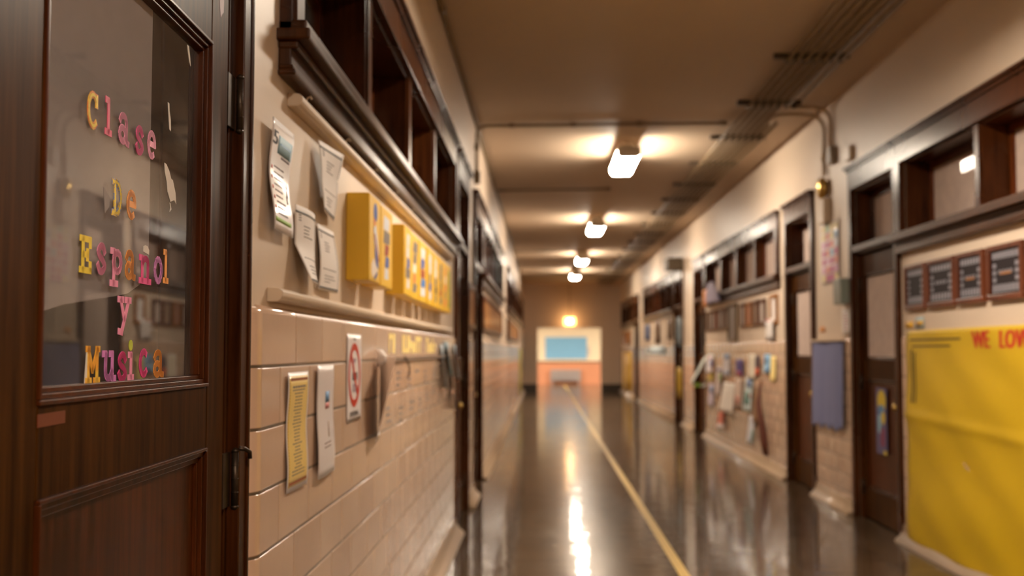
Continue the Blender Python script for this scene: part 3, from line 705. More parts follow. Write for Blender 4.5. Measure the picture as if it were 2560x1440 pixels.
for i in range(4):
    x = .34+.07*i; mb.add([P(x, .62+.02*i, .0012), P(x+.03, .62+.02*i, .0012), P(x+.05, .72, .0012), P(x+.015, .72, .0012)], [(0, 1, 2, 3)])
    mb.add([P(x+.02, .33, .0012), P(x+.05, .33, .0012), P(x+.07, .43, .0012), P(x+.04, .43, .0012)], [(0, 1, 2, 3)])
mb.build('smoke_picture', col('print_purple_grey', (120, 90, 120)), o)
text_on(P, 'No', .42, .925, .16, .04, 'lettering', M['black'], o, bold=.006)
text_on(P, 'SMOKING', .2, .06, .6, .055, 'lettering', M['black'], o, bold=.006)
# curled sheet hanging off the tile wall
o, P = sheet('curled_paper', 'L', 4.22, 4.50, 1.02, 1.335, lambda s, t: .02+.11*(1-s)*(1-.1*t)*(0.25+.75*t)-.0*(s), M['white'],
      'white sheet with tape at its top, folded away from the tiles beside the no-smoking sign', 'paper', [('printed_text', M['grey'], lines(.1, .9, .2, .9, 12, .3, .3, 8))])
mb = MB(); mb.smooth = True
mb.tube([(-.635, 4.40, 1.30), (-.628, 4.39, 1.315), (-.62, 4.385, 1.335), (-.63, 4.39, 1.352), (-.645, 4.40, 1.358)], .02, 10, [.006, .016, .021, .016, .004]); mb.build('tape_ball', M['white'], o)
# metal strip under the first row of tiles and the small text labels
st = thing('tile_strip', (XL, 4.5, 1.31), 'thin brown metal strip across the tiles right of the curled sheet', 'strip')
mb = MB(); sbox(mb, 'L', .018, .032, 4.52, 8.1, 1.312, 1.334); mb.build('channel', paint('strip_brown', (.17, .10, .055), .35), st, bev=.002)
mb = MB(); sbox(mb, 'L', .032, .036, 4.52, 8.1, 1.318, 1.325); mb.build('bright_edge', M['steel'], st)
tag(MB().tube([(-.635, 5.22, 1.335), (-.625, 5.26, 1.31), (-.62, 5.29, 1.28), (-.625, 5.30, 1.24), (-.64, 5.31, 1.235)], .0035, 6).build('wire_hook', M['iron']), 'dark bent wire hook hanging from the strip on the tiles', 'hook')
r = random.Random(11)
for row, (z0, z1) in enumerate(((1.195, 1.31), (1.05, 1.165))):
    y = 4.60+.1*row
    while y < 7.9:
        wd = .16+.08*r.random(); k = r.choice((1, 2, 3))
        zt = z1-.02-.02*r.random()
        m = MB(); zb = zt-.028*k-.02
        for s0, s1, t0, t1 in lines(.08, .95, .1, .9, k, .3, .34, int(y*10)): sbox(m, 'L', .0195, .0206, y+wd*s0, y+wd*s1, zb+(zt-zb)*t0, zb+(zt-zb)*t1)
        tag(m.build('text_label', M['grey']), 'small strip of dark lettering stuck on the tiles below the metal strip', 'label', 'small text labels on the tiles')
        y += wd+.12+.14*r.random()
for i, (a, b) in enumerate(((4.80, 5.02), (5.26, 6.05), (6.35, 6.85))):
    m = MB(); y = a; rr = random.Random(i)
    while y < b-.04:
        w_ = .05+.04*rr.random(); z0 = 1.350; z1 = 1.435-(.03 if rr.random() > .5 and y > a else 0)
        sbox(m, 'L', .0185, .0215, y, y+.022, z0, z1); sbox(m, 'L', .0185, .0215, y+.022, y+w_, z0 if rr.random() > .5 else z1-.025, (z0 if rr.random() > .5 else z1-.025)+.022); y += w_+.03
    tag(m.build('yellow_lettering', col('cut_yellow', (245, 222, 140), .7)), ['first and narrowest', 'middle and widest', 'last'][i] + ' group of pale yellow cut-out letters on the top row of tiles', 'lettering')
# yellow boxes
bx = [(3.68, 3.93), (4.00, 4.30), (4.61, 4.87), (4.91, 5.22), (5.25, 5.58), (5.64, 5.87), (5.93, 6.19), (6.24, 6.49), (6.54, 6.79), (6.82, 7.06)]
cols = [(70, 95, 165), (215, 215, 220), (150, 55, 45), (120, 110, 105), (235, 220, 205), (60, 120, 190), (95, 150, 60), (40, 40, 60), (225, 130, 80)]
pm = [col('box_print_%s' % n, c) for n, c in zip(('blue', 'pale', 'rust', 'grey', 'cream', 'azure', 'green', 'ink', 'peach'), cols)]
descr = ['with a blue-hatted figure on its front, nearest the viewer', 'with a grey and red picture, second from the door', 'with a pale narrow picture, third in the row after a gap', 'with a small grey and orange picture, fourth in the row', 'with a blue and rose picture, fifth in the row',
         'with a white and grey picture, sixth in the row', 'with a pale and dark picture, seventh in the row', 'with a dark grey picture, eighth in the row', 'with a peach picture, ninth in the row', 'with a green stripe, last in the row']
for i, (a, b) in enumerate([(p*1.043, q*1.043) for p, q in bx]):
    t = thing('yellow_box', (XL, (a+b)/2, 1.60), 'yellow picture box ' + descr[i], 'box', 'yellow picture boxes on the left wall')
    dp = .081 - (.0 if i in (0, 2) else .008)
    m = MB(); sbox(m, 'L', 0, dp, a, b, 1.60, 1.90); m.build('body', M['yellow'], t, bev=.004)
    def fp(name, pts, m_, lv=0):
        g = MB(); g.add([(XL+dp+.0006+.0004*lv, a+(b-a)*s, 1.60+.30*t_) for s, t_ in pts], [tuple(range(len(pts)))]); return g.build(name, m_, t)
    R = random.Random(20+i)
    el = lambda cx, cy, rx, ry, n=18: [(cx+rx*math.cos(2*pi*k/n), cy+ry*sin(2*pi*k/n)) for k in range(n)]
    if i == 0:
        fp('picture_hat', el(.52, .82, .17, .11), pm[0]); fp('picture_head', el(.45, .70, .10, .05), pm[8])
        fp('picture_shirt', [(.35, .62), (.55, .68), (.85, .36), (.7, .3), (.42, .45)], pm[1], 1); fp('picture_sash', [(.38, .55), (.46, .57), (.88, .28), (.80, .24)], pm[2], 2)
        fp('picture_trousers', [(.45, .46), (.78, .24), (.86, .16), (.62, .2), (.48, .30)], pm[0], 1); fp('picture_paper', [(.2, .2), (.38, .28), (.78, .15), (.45, .08), (.3, .04), (.2, .1)], pm[4], 0)
        fp('picture_shoe', [(.4, .05), (.72, .15), (.66, .08), (.45, .02)], pm[0], 3)
    else:
        pal = [pm[k] for k in {1: (1, 3, 2, 0, 1), 2: (1, 1, 0, 3, 1), 3: (3, 3, 4, 8, 3), 4: (1, 0, 2, 5, 1), 5: (1, 1, 3, 0, 1), 6: (1, 4, 3, 7, 3), 7: (3, 3, 7, 2, 3), 8: (8, 4, 8, 3, 8), 9: (6, 6, 6, 6, 6)}[i]]
        ys = [.9, .72, .55, .4, .25, .1]
        for k in range(5):
            c = .5+.05*R.uniform(-1, 1); wd = R.uniform(.16, .32)
            fp('picture_block', [(c-wd, ys[k+1]), (c+wd*R.uniform(.5, 1), ys[k+1]+.01), (c+wd, ys[k]-.01), (c-wd*R.uniform(.6, 1), ys[k])], pal[k], k % 2)
# hanging papers just before the second door on the left
for i, (y, zt, zb, c, d) in enumerate(((7.15, 1.40, 1.12, (180, 195, 205), .05), (7.45, 1.42, 1.20, (150, 185, 200), .06), (7.7, 1.41, 1.10, (205, 200, 195), .05), (7.95, 1.18, .95, (190, 190, 195), .04), (8.2, 1.40, 1.16, (175, 195, 210), .05))):
    sheet('hanging_paper', 'L', y, y+.22, zb, zt, lambda s, t, d=d: .022+d*(1-t)*(1-s), col('pale_paper_%d' % i, c), 'pale bluish paper on the tiles beside the second left door' + ['', ', the light blue one', ', the longest', ', the lowest', ', the last before the door'][i], 'paper', n=6)
# wooden boards far left
def board(y0, y1, z0, z1, label):
    t = thing('wooden_board', (XL, (y0+y1)/2, z0), label, 'board')
    m = MB(); sbox(m, 'L', 0, .02, y0+.04, y1-.04, z0+.04, z1-.04); m.build('panel', M['oak'], t)
    m = MB(); sbox(m, 'L', 0, .035, y0, y1, z0, z0+.04); sbox(m, 'L', 0, .035, y0, y1, z1-.04, z1); sbox(m, 'L', 0, .035, y0, y0+.04, z0, z1); sbox(m, 'L', 0, .035, y1-.04, y1, z0, z1); m.build('frame', M['woodr'], t)
board(9.93, 10.74, 1.56, 1.96, 'small brown wooden board between the second and third left doors')
board(12.4, 18.0, 1.58, 1.97, 'long orange-brown wooden board under the window on the left')
board(21.0, 30.5, 1.58, 1.97, 'far orange-brown wooden board on the left wall')
sheet('green_poster', 'L', 31.6, 33.4, .05, 1.40, lambda s, t: .03, col('lime_poster', (190, 185, 40)), 'tall lime-yellow poster at the far end of the left wall', 'poster', n=4)
sheet('blue_banner', 'L', 37.0, 37.8, .7, 1.9, lambda s, t: .05, col('banner_blue', (130, 160, 170)), 'narrow pale blue banner at the far left corner', 'banner', n=4)

# ------------------------------------------------------------------ right wall
# plaques
pl = [(8.17, 7.74), (7.70, 7.19), (7.15, 6.72), (6.65, 6.17), (6.10, 5.62)]
pd = ['leftmost of the row, nearest the door', 'second from the left', 'third, with the darkest plate', 'fourth, on the right after a gap', 'last, cut by the edge of the photo']
for i, (a, b) in enumerate(pl):
    t = thing('framed_plaque', (XR, (a+b)/2, 1.645), 'brown framed plaque of engraved name plates, ' + pd[i], 'plaque', 'framed plaques on the right wall')
    z0, z1 = 1.645, 1.96
    m = MB()
    for q in ((a, b, z0, z0+.035), (a, b, z1-.03, z1), (a, a-.032, z0+.035, z1-.03), (b+.032, b, z0+.035, z1-.03)): sbox(m, 'R', 0, .03, *q)
    m.build('frame', wood('plaque_wood', (.06, .014, .005), (.17, .045, .016), .35) if 'plaque_wood' not in bpy.data.materials else bpy.data.materials['plaque_wood'], t, bev=.004)
    m = MB(); sbox(m, 'R', 0, .016, a-.032, b+.032, z0+.035, z1-.03); m.build('plate', paint('plaque_dark', (.018, .013, .015), .6, spec=.15), t)
    m = MB(); W_ = a-b-.09; y = a-.045; hh = z1-z0-.065; zz = z0+.035
    def cell(s0, s1, t0, t1): sbox(m, 'R', .016, .0185, y-W_*s0, y-W_*s1, zz+hh*t0, zz+hh*t1)
    for k in range(7):
        s = .04+k*.135
        cell(s, s+.09, .80, .95); cell(s, s+.09, .05, .22)
    for k in range(3):
        cell(.05, .16, .28+.16*k, .38+.16*k); cell(.84, .95, .28+.16*k, .38+.16*k)
    if i in (1, 2, 3):
        for k in range(4): cell(.26+k*.13, .34+k*.13, .46, .54)
    m.build('name_plates', paint('plate_silver', (.25, .24, .28), .5), t)
    if i in (2, 3):
        m = MB(); cell(.3, .7, .44, .50); m.build('amber_plate', paint('plate_amber', (.5, .2, .06)), t)
# big yellow poster, crumpled
def cr(s, t):
    return .026 + .006*sin(s*9+t*4) + .008*sin(t*13-s*5)*(1-t) + .010*math.exp(-((t-.60+.06*s)/.02)**2) + .03*max(0, .30-t)*(1-.5*s) + .004*sin(s*31+t*22) + .006*abs(sin(s*3.3+t*6.1))
ypo = col('yellow_banner_paper', (198, 162, 0), .6, bmp=.4, bscale=5)
def crd(s, t): return cr(s, t)
o, P = sheet('yellow_poster', 'R', 8.13, 4.0, .035, 1.50, crd, ypo, 'huge crumpled yellow paper banner reading WE LOVE over the right-hand tiles', 'poster', n=60)
rl = col('letter_red', (185, 40, 10))
def tpos(y, z): return ((8.13-y)/4.13, (z-.035)/1.465)
s0, t0 = tpos(6.88, 1.375); s1, t1 = tpos(6.60, 1.475)
text_on(P, 'WE', s0, t0, s1-s0, t1-t0, 'lettering_we', rl, o, off=.002, bold=.003)
s0, t0 = tpos(6.44, 1.375); s1, t1 = tpos(6.06, 1.475)
text_on(P, 'LOVE', s0, t0, s1-s0, t1-t0, 'lettering_love', rl, o, off=.002, bold=.003, space=1.08)
ol = col('olive_ink', (95, 75, 0))
g = []
for (ya, yb, za, zb) in ((8.05, 7.08, 1.428, 1.442), (8.0, 7.25, 1.385, 1.398), (8.02, 7.98, 1.0, 1.37), (7.95, 7.92, 1.0, 1.35)):
    a, b = tpos(ya, za); c, d = tpos(yb, zb); g.append((a, c, b, d))
q = MB()
for s0, s1, t0, t1 in g:
    n = 20; v = []
    for k in range(n+1):
        u = k/n
        if s1-s0 > .05: v += [P(s0+(s1-s0)*u, t0, .0025), P(s0+(s1-s0)*u, t1, .0025)]
        else: v += [P(s0, t0+(t1-t0)*u, .0025), P(s1, t0+(t1-t0)*u, .0025)]
    q.add(v, [(2*k, 2*k+1, 2*k+3, 2*k+2) for k in range(n)])
q.build('drawn_lines', ol, o)
sheet('small_note', 'R', 8.22, 8.05, 1.52, 1.565, lambda s, t: .002, col('note_yellow', (225, 175, 60)), 'tiny yellow note above the corner of the yellow banner', 'note', n=2)
sheet('small_note', 'R', 8.0, 7.82, 1.515, 1.59, lambda s, t: .002, col('note_blue', (150, 175, 180)), 'tiny pale blue note above the yellow banner', 'note', [('yellow_print', col('note_yellow', (225, 175, 60)), [(.1, .9, .25, .7)])], n=2)
# blue cloth
def cl(s, t): return .035+.005*sin(s*9+1)+.004*sin(s*23+2)*(1-t)+.015*(1-t)
o, P = sheet('blue_cloth', 'R', 10.85, 9.80, .68, 1.45, lambda s, t: cl(s, t), paint('blue_fabric', hexc(122, 124, 162), .9, .06), 'dull blue cloth pinned over the tiles between two right-hand doors', 'cloth', n=40, thick=.002)
for v in o.data.vertices:
    z = v.co.z
    if z < .06: v.co.z += .018*sin(v.co.y*23)+.012*sin(v.co.y*57)
mb = MB(); sbox(mb, 'R', .02, .06, 9.80, 10.85, 1.445, 1.465); mb.build('top_batten', M['rail'], o)
# colourful poster: grid of drawings
cp = [(215, 160, 190), (140, 175, 205), (225, 205, 150), (190, 95, 140), (220, 225, 235), (120, 150, 190), (215, 130, 120), (170, 195, 160)]
o, P = sheet('picture_poster', 'R', 10.62, 9.98, 1.97, 2.52, lambda s, t: .006, M['white2'], 'tall colourful poster of small pictures under the cream box', 'poster', n=4)
R = random.Random(5); cell = {}
for j in range(7):
    for i in range(4):
        k = R.randrange(8) if j > 2 else R.choice((0, 3, 3, 6, 2))
        cell.setdefault(k, []).append((.06+i*.23, .06+i*.23+.19, .03+j*.137, .03+j*.137+.115))
for k, rs in cell.items(): add_print(P, o, 'printed_pictures', col('poster_tone_%s' % 'abcdefgh'[k], cp[k]), rs)
sheet('white_notice', 'R', 9.92, 9.66, 1.49, 1.72, lambda s, t: .005, M['white'], 'white notice with faint red print under the grey-green box', 'paper', [('printed_text', col('print_rose', (190, 110, 110)), lines(.2, .8, .2, .85, 6, .4, .4, 2))], n=4)
sheet('orange_tag', 'R', 10.72, 10.55, 1.535, 1.58, lambda s, t: .003, col('tag_orange', (225, 150, 70)), 'small orange tag above the blue cloth', 'tag', n=2)
# poster on the right-hand door
mb_r, DP4, LB4 = r4
def doorposter(DPf, u0, u1, z0, z1, label):
    m = MB(); m.hexa([DPf(u0, .001, z0), DPf(u1, .001, z0), DPf(u1, .003, z0), DPf(u0, .003, z0), DPf(u0, .001, z1), DPf(u1, .001, z1), DPf(u1, .003, z1), DPf(u0, .003, z1)])
    return m
m = doorposter(DP4, .40, .66, .56, 1.07, ''); dp_o = tag(m.build('door_poster', col('poster_purple', (95, 90, 130))), 'purple and yellow poster on the lower half of the right-hand glazed door', 'poster')
def patch(u0, u1, z0, z1, nm, mt, lv=0):
    m = MB(); w0 = .0031+.0004*lv; m.add([DP4(u0, w0, z0), DP4(u1, w0, z0), DP4(u1, w0, z1), DP4(u0, w0, z1)], [(0, 1, 2, 3), ]); m.build(nm, mt, dp_o)
yl = col('print_yellow', (215, 185, 50))
def disc(cu, cz, ru, rz, nm, mt, lv=0):
    m = MB(); n = 20; m.add([DP4(cu+ru*math.cos(2*pi*k/n), .0031+.0004*lv, cz+rz*sin(2*pi*k/n)) for k in range(n)], [tuple(range(n))]); m.build(nm, mt, dp_o)
disc(.54, .97, .11, .085, 'yellow_shape', yl); disc(.53, .90, .08, .04, 'blue_shape', blue, 1); disc(.58, .84, .05, .05, 'yellow_shape', yl, 2); patch(.44, .52, .72, .86, 'pale_shape', sky, 1); patch(.50, .62, .62, .76, 'red_shape', col('print_plum', (130, 60, 90)), 1); patch(.58, .66, .56, .59, 'yellow_corner', yl, 3)
# row of small frames under the far window
ys = [18.05, 17.62, 17.19, 16.76, 16.33]; ys2 = [14.95, 14.52, 14.09, 13.66]
def frame(y0, y1, z0, z1, label, fm, pmx, group):
    t = thing('framed_picture', (XR, (y0+y1)/2, z0), label, 'picture frame', group)
    m = MB(); e = .035
    for q in ((y0, y1, z0, z0+e), (y0, y1, z1-e, z1), (y0, y0-e, z0+e, z1-e), (y1+e, y1, z0+e, z1-e)): sbox(m, 'R', 0, .03, *q)
    m.build('frame', fm, t); m = MB(); sbox(m, 'R', 0, .012, y0-e, y1+e, z0+e, z1-e); m.build('picture', pmx, t); return t
tones = [(150, 125, 105), (190, 175, 165), (170, 120, 100), (200, 185, 175), (160, 135, 120)]
for i, y in enumerate(ys): frame(y, y-.36, 1.66, 1.97, 'small brown frame left of the tall dark frame, ' + ['outermost', 'second', 'middle', 'fourth', 'right beside the tall frame'][i], M['woodr'], col('frame_pic_%s' % 'abcde'[i], tones[i]), 'small frames under the far right window')
for i, y in enumerate(ys2): frame(y, y-.36, 1.66, 1.97, 'small brown frame right of the tall dark frame, ' + ['right beside it', 'second from it', 'third from it', 'fourth from it'][i], M['woodr'] if i != 1 else M['oak'], col('frame_pic_%s' % 'bcab'[i], tones[[1, 2, 0, 1][i]]), 'small frames under the far right window')
frame(12.98, 12.62, 1.66, 1.99, 'small brown frame standing alone at the right end of the row', M['oak'], M['white'], 'small frames under the far right window')
frame(15.95, 15.25, 1.48, 2.0, 'tall dark olive frame in the middle of the row of small frames', wood('olive_wood', (.05, .025, .006), (.11, .06, .015)), col('tall_pic', (140, 125, 115)), None)
sheet('white_paper', 'R', 13.25, 12.75, 1.48, 1.72, lambda s, t: .02+.02*s, M['white'], 'white paper below the frames beside the door', 'paper', [('red_mark', red, [(.1, .6, .9, .98)])], n=4)
sheet('orange_card', 'R', 17.85, 17.35, 2.04, 2.30, lambda s, t: .09, col('card_orange', (215, 130, 45)), 'orange card hanging from the sill of the far right window', 'card', n=3)
mb = MB(); 
mb.prism([(17.35, 2.08), (16.10, 2.06), (16.45, 2.26), (16.75, 2.38), (17.1, 2.36), (17.3, 2.24)], lambda a, b, d: (XR-d, a, b), .09, .13)
tag(mb.build('paper_bag', col('bag_lavender', (165, 155, 185)), bev=.01), 'lavender paper shape hanging next to the orange card', 'decoration')
# artwork hanging on the tiles
W0 = (215, 210, 215)
art = [
 (16.30, 15.75, 1.00, 1.32, W0, 'white sheet with a blue top, left of the purple one', [(blue, (.2, .8, .75, .98)), (blue, (.4, .9, .12, .25))], .02),
 (15.25, 14.72, 1.03, 1.25, (75, 55, 120), 'dark purple picture with a red foot', [(col('print_crimson', (165, 50, 80)), (.2, .8, .02, .3))], .02),
 (14.30, 13.88, 1.02, 1.32, (215, 205, 185), 'tall plain cream sheet', [], .02),
 (13.84, 13.60, 1.06, 1.30, (70, 50, 60), 'narrow dark strip with an orange end', [(col('print_orange', (215, 90, 40)), (.1, .9, .02, .4))], .02),
 (13.30, 12.95, 1.10, 1.32, (150, 190, 215), 'white and sky-blue picture', [(blue, (.1, .7, .5, .95)), (blue, (.4, .95, .05, .4))], .02),
 (12.92, 12.66, 1.02, 1.30, (225, 200, 130), 'pale yellow sheet nearest the door', [], .02),
 (17.80, 17.25, 1.03, 1.30, W0, 'white sheet with a blue patch at the left end', [(col('print_indigo', (90, 90, 160)), (.5, 1, .3, .7)), (red, (.2, .5, .75, .9))], .05),
 (17.70, 17.20, .90, 1.02, (150, 130, 40), 'olive green sheet under the white one at the left end', [], .04),
 (17.70, 17.25, .52, .86, (185, 175, 190), 'narrow white and blue strip low at the left end', [(blue, (.3, .8, .6, .9))], .03),
 (16.90, 16.42, .70, 1.12, (200, 185, 180), 'white sheet patterned with blue and green', [(green, (.5, .95, .5, .8)), (col('print_indigo', (90, 90, 160)), (.1, .8, .85, .95))], .06),
 (16.30, 15.35, .52, .92, (225, 215, 205), 'large white cut-out shape in the middle', [], .10),
 (16.75, 16.25, .22, .52, (205, 120, 100), 'red and white sheet hanging lowest at the left', [(M['white'], (.1, .9, .0, .3))], .05),
 (15.30, 14.85, .62, 1.00, (210, 190, 175), 'faint pink and white sheet', [(col('print_pinkish', (215, 150, 130)), (.2, .8, .1, .4))], .03),
 (14.55, 14.05, .60, 1.02, (190, 205, 205), 'white sheet with a bright blue square on top', [(col('print_cobalt', (50, 90, 170)), (.3, .8, .72, .97)), (col('print_teal', (100, 150, 140)), (.1, .6, .2, .6)), (red, (.5, .75, .4, .55))], .05),
 (14.30, 13.95, .22, .56, (200, 200, 205), 'narrow white strip with a teal foot', [(col('print_teal', (100, 150, 140)), (.5, 1, .05, .5))], .05),
 (13.95, 13.72, .50, .95, (140, 105, 75), 'narrow brown sheet behind the blue-topped one', [], .03)]
for i, (a, b, z0, z1, c, lb_, pr, cu) in enumerate(art):
    sheet('hanging_artwork', 'R', a, b, z0, z1, lambda s, t, cu=cu: .026+cu*(1-t)*(.4+.6*sin(s*2+cu*40)**2), col('artwork_tone_%s' % 'abcdefghijklmnop'[i], tuple(min(250, int(v*1.13)) for v in c)),
          'artwork on the right-hand tiles, ' + lb_, 'artwork', [('coloured_patch', m_, [q]) for m_, q in pr], group='school artwork hung on the right-hand tiles', n=8)
mb = MB(); mb.smooth = True
mb.tube([(2.56, 13.45, 1.02), (2.53, 13.42, .85), (2.51, 13.38, .75), (2.53, 13.3, .5), (2.55, 13.25, .3), (2.56, 13.22, .16)], .05, 10, [.012, .02, .034, .04, .05, .03])
tag(mb.build('rolled_cloth', col('scarf_brown', (90, 40, 20))), 'long dark reddish-brown rolled cloth hanging to near the floor', 'cloth')
# garland sticking out beside the far door
mb = MB(); mb.smooth = True; pth = [(.035, 1.27), (.10, 1.16), (.17, 1.03), (.25, .90), (.26, .84), (.18, .80), (.10, .80), (.04, .84)]
mb.sweep([[(XR-d, 17.85, z_), (XR-d, 18.15, z_), (XR-d+.004, 18.15, z_+.002), (XR-d+.004, 17.85, z_+.002)] for d, z_ in pth], None)
gl_ = tag(mb.build('paper_garland', col('garland_white', (200, 205, 195))), 'white paper garland sticking out from the tiles beside the far door', 'garland')
mb = MB(); mb.box(XR-.24, XR-.14, 17.846, 17.849, .80, .86); mb.build('green_patch', green, gl_)

# papers on the far right doors and walls
def rp(y0, y1, z0, z1, c, name, label, cat='paper', d=.045, pr=()):
    sheet(name, 'R', y0, y1, z0, z1, lambda s, t: d, col('far_%s_%d' % (name, int(y0*10)), c), label, cat, pr, n=3)
rp(22.2, 21.5, .45, 1.05, (205, 165, 30), 'yellow_sheet', 'yellow paper on the far right door', d=.0, pr=())
rp(22.2, 21.4, 1.45, 2.0, (120, 140, 150), 'pastel_poster', 'pale multicoloured poster on the glass of the far right door', 'poster', 0.0)
rp(28.5, 24.0, 1.28, 1.46, (190, 205, 210), 'paper_border', 'pale blue paper border along the far right tiles', 'border', .026)
rp(23.6, 22.9, 1.60, 2.02, (120, 90, 60), 'framed_print', 'brown framed picture near the far speaker', 'picture frame', .02)
rp(26.3, 25.2, 1.52, 2.04, (90, 60, 35), 'framed_print', 'tall dark framed picture in the middle of the far right wall', 'picture frame', .02)
rp(28.9, 27.6, 1.62, 2.0, (95, 110, 150), 'blue_picture', 'small blue picture far along the right wall', 'picture', .02)
rp(36.9, 33.2, .15, 1.33, (222, 170, 10), 'yellow_banner', 'flat yellow banner at the far end of the right wall', 'poster', .026)
rp(36.9, 33.6, 1.55, 1.95, (170, 105, 40), 'brown_board', 'orange-brown board above the far yellow banner', 'board', .02)

# ------------------------------------------------------------------ letters on the near door glass
def arc(cx, cy, rx, ry, a0, a1, n=14): return [(cx+rx*math.cos(math.radians(a0+(a1-a0)*i/n)), cy+ry*math.sin(math.radians(a0+(a1-a0)*i/n))) for i in range(n+1)]
def spl(p, n=5):
    q = [p[0]]+p+[p[-1]]; out = []
    for i in range(1, len(q)-2):
        for k in range(n):
            t = k/n; out.append(tuple(.5*(2*q[i][j]+(q[i+1][j]-q[i-1][j])*t+(2*q[i-1][j]-5*q[i][j]+4*q[i+1][j]-q[i+2][j])*t*t+(3*q[i][j]-q[i-1][j]-3*q[i+1][j]+q[i+2][j])*t**3) for j in (0, 1)))
    return out+[p[-1]]
G = {
 'C': [arc(.52, .5, .36, .42, 48, 312), [(.80, .92), (.80, .66)]],
 'l': [[(.5, .08), (.5, .92)], [(.2, .07), (.82, .07)], [(.22, .93), (.5, .93)]],
 'a': [spl([(.16, .72), (.28, .88), (.5, .93), (.68, .85), (.74, .66), (.74, .3), (.78, .12), (.96, .08)]), arc(.42, .30, .26, .22, 0, 360)],
 's': [spl([(.80, .74), (.66, .90), (.42, .92), (.2, .76), (.34, .58), (.64, .44), (.82, .26), (.62, .09), (.34, .09), (.16, .28)])],
 'e': [[(.18, .52), (.82, .52)], arc(.5, .5, .34, .42, 0, 305)],
 'D': [[(.28, .08), (.28, .92)], [(.08, .93), (.4, .93)], [(.08, .07), (.4, .07)], arc(.38, .5, .44, .43, -90, 90)],
 'E': [[(.28, .08), (.28, .92)], [(.08, .92), (.86, .92)], [(.08, .08), (.88, .08)], [(.28, .5), (.64, .5)], [(.84, .92), (.84, .74)], [(.86, .08), (.86, .28)], [(.64, .62), (.64, .38)]],
 'p': [[(.3, .06), (.3, .95)], [(.08, .06), (.56, .06)], [(.1, .94), (.3, .94)], arc(.55, .66, .28, .26, -180, 180)],
 'n': [[(.26, .08), (.26, .92)], [(.06, .07), (.44, .07)], [(.06, .92), (.26, .92)], spl([(.26, .7), (.42, .88), (.62, .88), (.72, .7), (.72, .08)]), [(.56, .07), (.94, .07)]],
 'o': [arc(.5, .5, .34, .42, 0, 360)],
 'y': [[(.24, .92), (.52, .42)], [(.84, .92), (.34, .08)], [(.06, .93), (.42, .93)], [(.62, .93), (.98, .93)], [(.12, .1), (.36, .08)]],
 'M': [[(.2, .08), (.2, .92)], [(.82, .08), (.82, .92)], [(.2, .92), (.5, .35)], [(.82, .92), (.5, .35)], [(.04, .07), (.38, .07)], [(.64, .07), (.98, .07)], [(.06, .93), (.26, .93)], [(.76, .93), (.96, .93)]],
 'u': [[(.08, .92), (.28, .92)], spl([(.28, .92), (.28, .3), (.4, .12), (.6, .14), (.72, .34)]), [(.74, .92), (.74, .08)], [(.56, .92), (.74, .92)], [(.74, .08), (.96, .08)]],
 'i': [[(.52, .08), (.52, .92)], [(.2, .07), (.84, .07)], [(.2, .92), (.52, .92)]],
 'c': [arc(.52, .5, .36, .42, 52, 318)],
}
GW = -.0205
def letter(ch, u, z, wd, ht, m, label, rot=0, th=.0105, m2=None):
    mb = MB()
    def P(a, b, d):
        x = (a-.5)*wd; y = (b-.5)*ht; c, s = math.cos(rot), math.sin(rot); x, y = x*c-y*s, x*s+y*c
        return DP(u-x, GW+d, z+y)
    def run(th, d0, d1):
        for pl_ in G[ch]:
            pts = [(a*wd, b*ht) for a, b in pl_]
            for i in range(len(pts)-1):
                (x0, y0), (x1, y1) = pts[i], pts[i+1]; L_ = math.hypot(x1-x0, y1-y0) or 1e-6; nx, ny = -(y1-y0)/L_*th/2, (x1-x0)/L_*th/2
                ex_, ey_ = (x1-x0)/L_*th*.35, (y1-y0)/L_*th*.35
                q = [(x0-ex_+nx, y0-ey_+ny), (x0-ex_-nx, y0-ey_-ny), (x1+ex_-nx, y1+ey_-ny), (x1+ex_+nx, y1+ey_+ny)]
                mb.prism([(a/wd, b/ht) for a, b in q], P, d0, d1)
    run(th, 0, .0008)
    mats = [m]
    if m2: mb.cur = 1; mats.append(m2); run(th*.45, .0008, .0011)
    o = mb.build('letter_sticker', mats); return tag(o, label, 'letter sticker', 'letter stickers on the door glass')
def two(name, c1, c2, sc=30):
    m, nt, b = new(name); v = coords(nt); n = noise(nt, v, sc, 1)
    cr_ = nt.nodes.new('ShaderNodeValToRGB'); cr_.color_ramp.elements[0].position = .45; cr_.color_ramp.elements[0].color = (*hexc(*c1), 1)
    cr_.color_ramp.elements[1].position = .55; cr_.color_ramp.elements[1].color = (*hexc(*c2), 1)
    nt.links.new(n, cr_.inputs[0]); nt.links.new(cr_.outputs[0], b.inputs['Base Color']); b.inputs['Roughness'].default_value = .45; return m
pink = col('sticker_pink', (250, 150, 190), .45); mag = col('sticker_magenta', (245, 70, 150), .45); crim = col('sticker_crimson', (225, 60, 110), .45)
orn = col('sticker_orange', (255, 165, 65), .45); orch = col('sticker_orchid', (220, 130, 205), .45); yel = col('sticker_yellow', (255, 220, 25), .45)
amb = two('sticker_amber', (245, 190, 20), (240, 140, 20), 60); mix_ = two('sticker_patterned', (120, 140, 190), (235, 190, 40), 180); mand = two('sticker_mango', (245, 170, 40), (250, 200, 60), 50)
